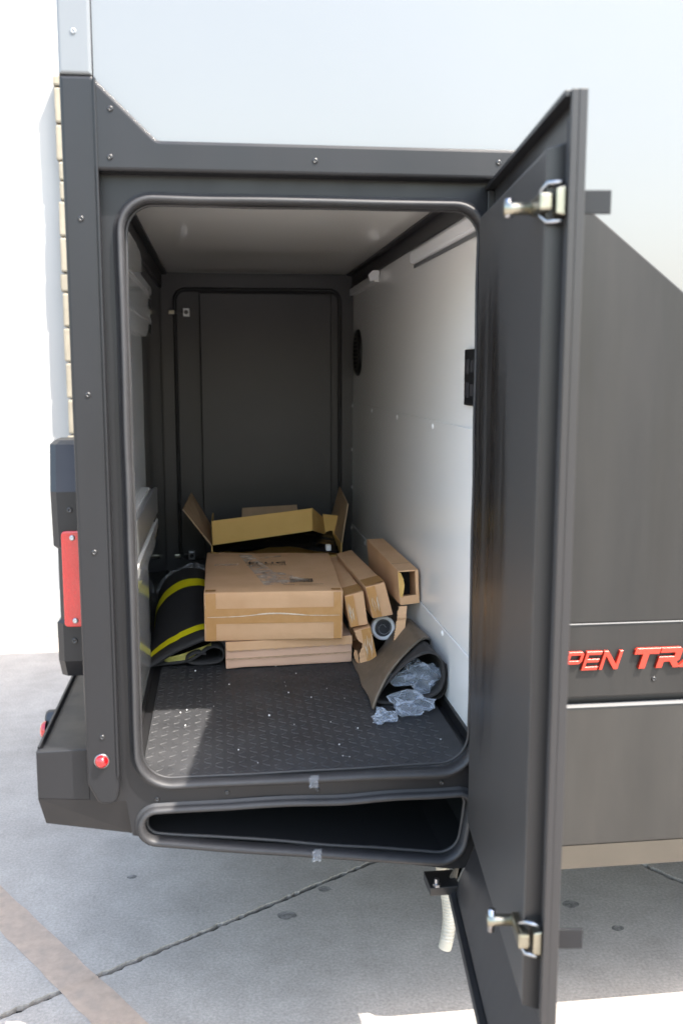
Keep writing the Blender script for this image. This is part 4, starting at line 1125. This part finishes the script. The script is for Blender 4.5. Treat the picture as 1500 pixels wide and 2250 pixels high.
# black foam mat with yellow stripes on the left
lm = thing('striped_foam_mat', 'black foam mat with yellow stripes, curled beside the big carton', 'mat', (-0.1, 3.1, 0.7165))
fF = [(-0.229, 0.7205), (-0.200, 0.736), (-0.150, 0.765), (-0.100, 0.787), (-0.055, 0.804), (-0.010, 0.803), (0.012, 0.775)]
fB = [(-0.222, 0.722), (-0.222, 0.795), (-0.195, 0.853), (-0.145, 0.888), (-0.095, 0.893), (-0.060, 0.880), (-0.050, 0.84)]
YB0, YB1 = 2.835, 3.46
loft(fF, fB, lambda s: YB0, YB1, 36, 24, .009, 'sheet', 'foam', lm, .002, 7)
def band(yc, w_, m='yellow'):
    a = catmull(fF, 48); b = catmull(fB, 48); bm = bmesh.new(); g = []
    for i in range(49):
        row = []
        for j in range(3):
            y = yc + (j - 1) * w_ / 2 + .004 * mnoise.noise((i * .3, yc, 0)) + (.004 if (i > 20) else 0) * (yc < 3)
            t = (y - YB0) / (YB1 - YB0)
            p = a[i].lerp(b[i], t); q = a[min(i + 1, 48)].lerp(b[min(i + 1, 48)], t) - a[max(i - 1, 0)].lerp(b[max(i - 1, 0)], t)
            nr = Vector((-q.y, q.x)).normalized()
            row.append(bm.verts.new((p.x + nr.x * .0072, y, p.y + nr.y * .0072)))
        g.append(row)
    for i in range(48):
        for j in range(2): bm.faces.new((g[i][j], g[i + 1][j], g[i + 1][j + 1], g[i][j + 1]))
    obj('yellow_stripe', bm, m, lm, True)
band(2.915, .042); band(3.31, .070)
# inner curl and pale underside
bm = bmesh.new()
up = catmull([(-0.178, 0.742), (-0.13, 0.752), (-0.075, 0.770), (-0.034, 0.781)], 20); lo = catmull([(-0.174, 0.732), (-0.148, 0.729), (-0.10, 0.734), (-0.034, 0.776)], 20)
g = [[bm.verts.new((u_.lerp(l_, k / 4).x, 2.868 + .03 * math.sin(k / 4 * 3.1), u_.lerp(l_, k / 4).y)) for k in range(5)] for u_, l_ in zip(up, lo)]
for i in range(20):
    for k in range(4): bm.faces.new((g[i][k], g[i + 1][k], g[i + 1][k + 1], g[i][k + 1]))
obj('pale_stripe', bm, 'pale_yellow', lm, True)
loft([(-0.215, 0.7215), (-0.17, 0.726), (-0.10, 0.733), (-0.035, 0.772), (0.000, 0.762), (-0.002, 0.733), (-0.03, 0.7225), (-0.08, 0.7215), (-0.11, 0.735), (-0.085, 0.755), (-0.05, 0.752)],
     [(-0.215, 0.7215), (-0.17, 0.726), (-0.10, 0.733), (-0.035, 0.772), (0.000, 0.762), (-0.002, 0.733), (-0.03, 0.7225), (-0.08, 0.7215), (-0.11, 0.735), (-0.085, 0.755), (-0.05, 0.752)],
     lambda s: 2.862, 3.3, 50, 8, .006, 'inner_curl', 'foam', lm, .001, 9)
# bubble wrap
bm = bmesh.new()
bmesh.ops.create_grid(bm, x_segments=70, y_segments=40, size=0.5)
for v in bm.verts:
    x, y = v.co.x, v.co.y
    bub = .0022 * max(0, math.sin(x * 150) * math.sin(y * 90))
    v.co = Vector((-0.125 + x * .22, 3.53 + y * .14 + .01 * mnoise.noise((x * 5, y * 5, 1)), .812 + .085 * (1 - (1.6 * (x - .1)) ** 2) + .012 * mnoise.noise((x * 9, y * 7, 4)) - .05 * y * y * 4 + bub))
tag(obj('bubble_wrap', bm, 'bubble', None, True), 'crumpled bubble wrap behind the striped foam mat', 'bubble wrap')
# small white caps behind the carton
cpo = obj('white_cap', box((0.386, 3.50, 0.9405), (0.405, 3.53, 0.962), .005, 3), 'white_plastic')
tag(cpo, 'small white plastic cap poking out behind the big carton', 'cap')
bpy.context.view_layer.update()
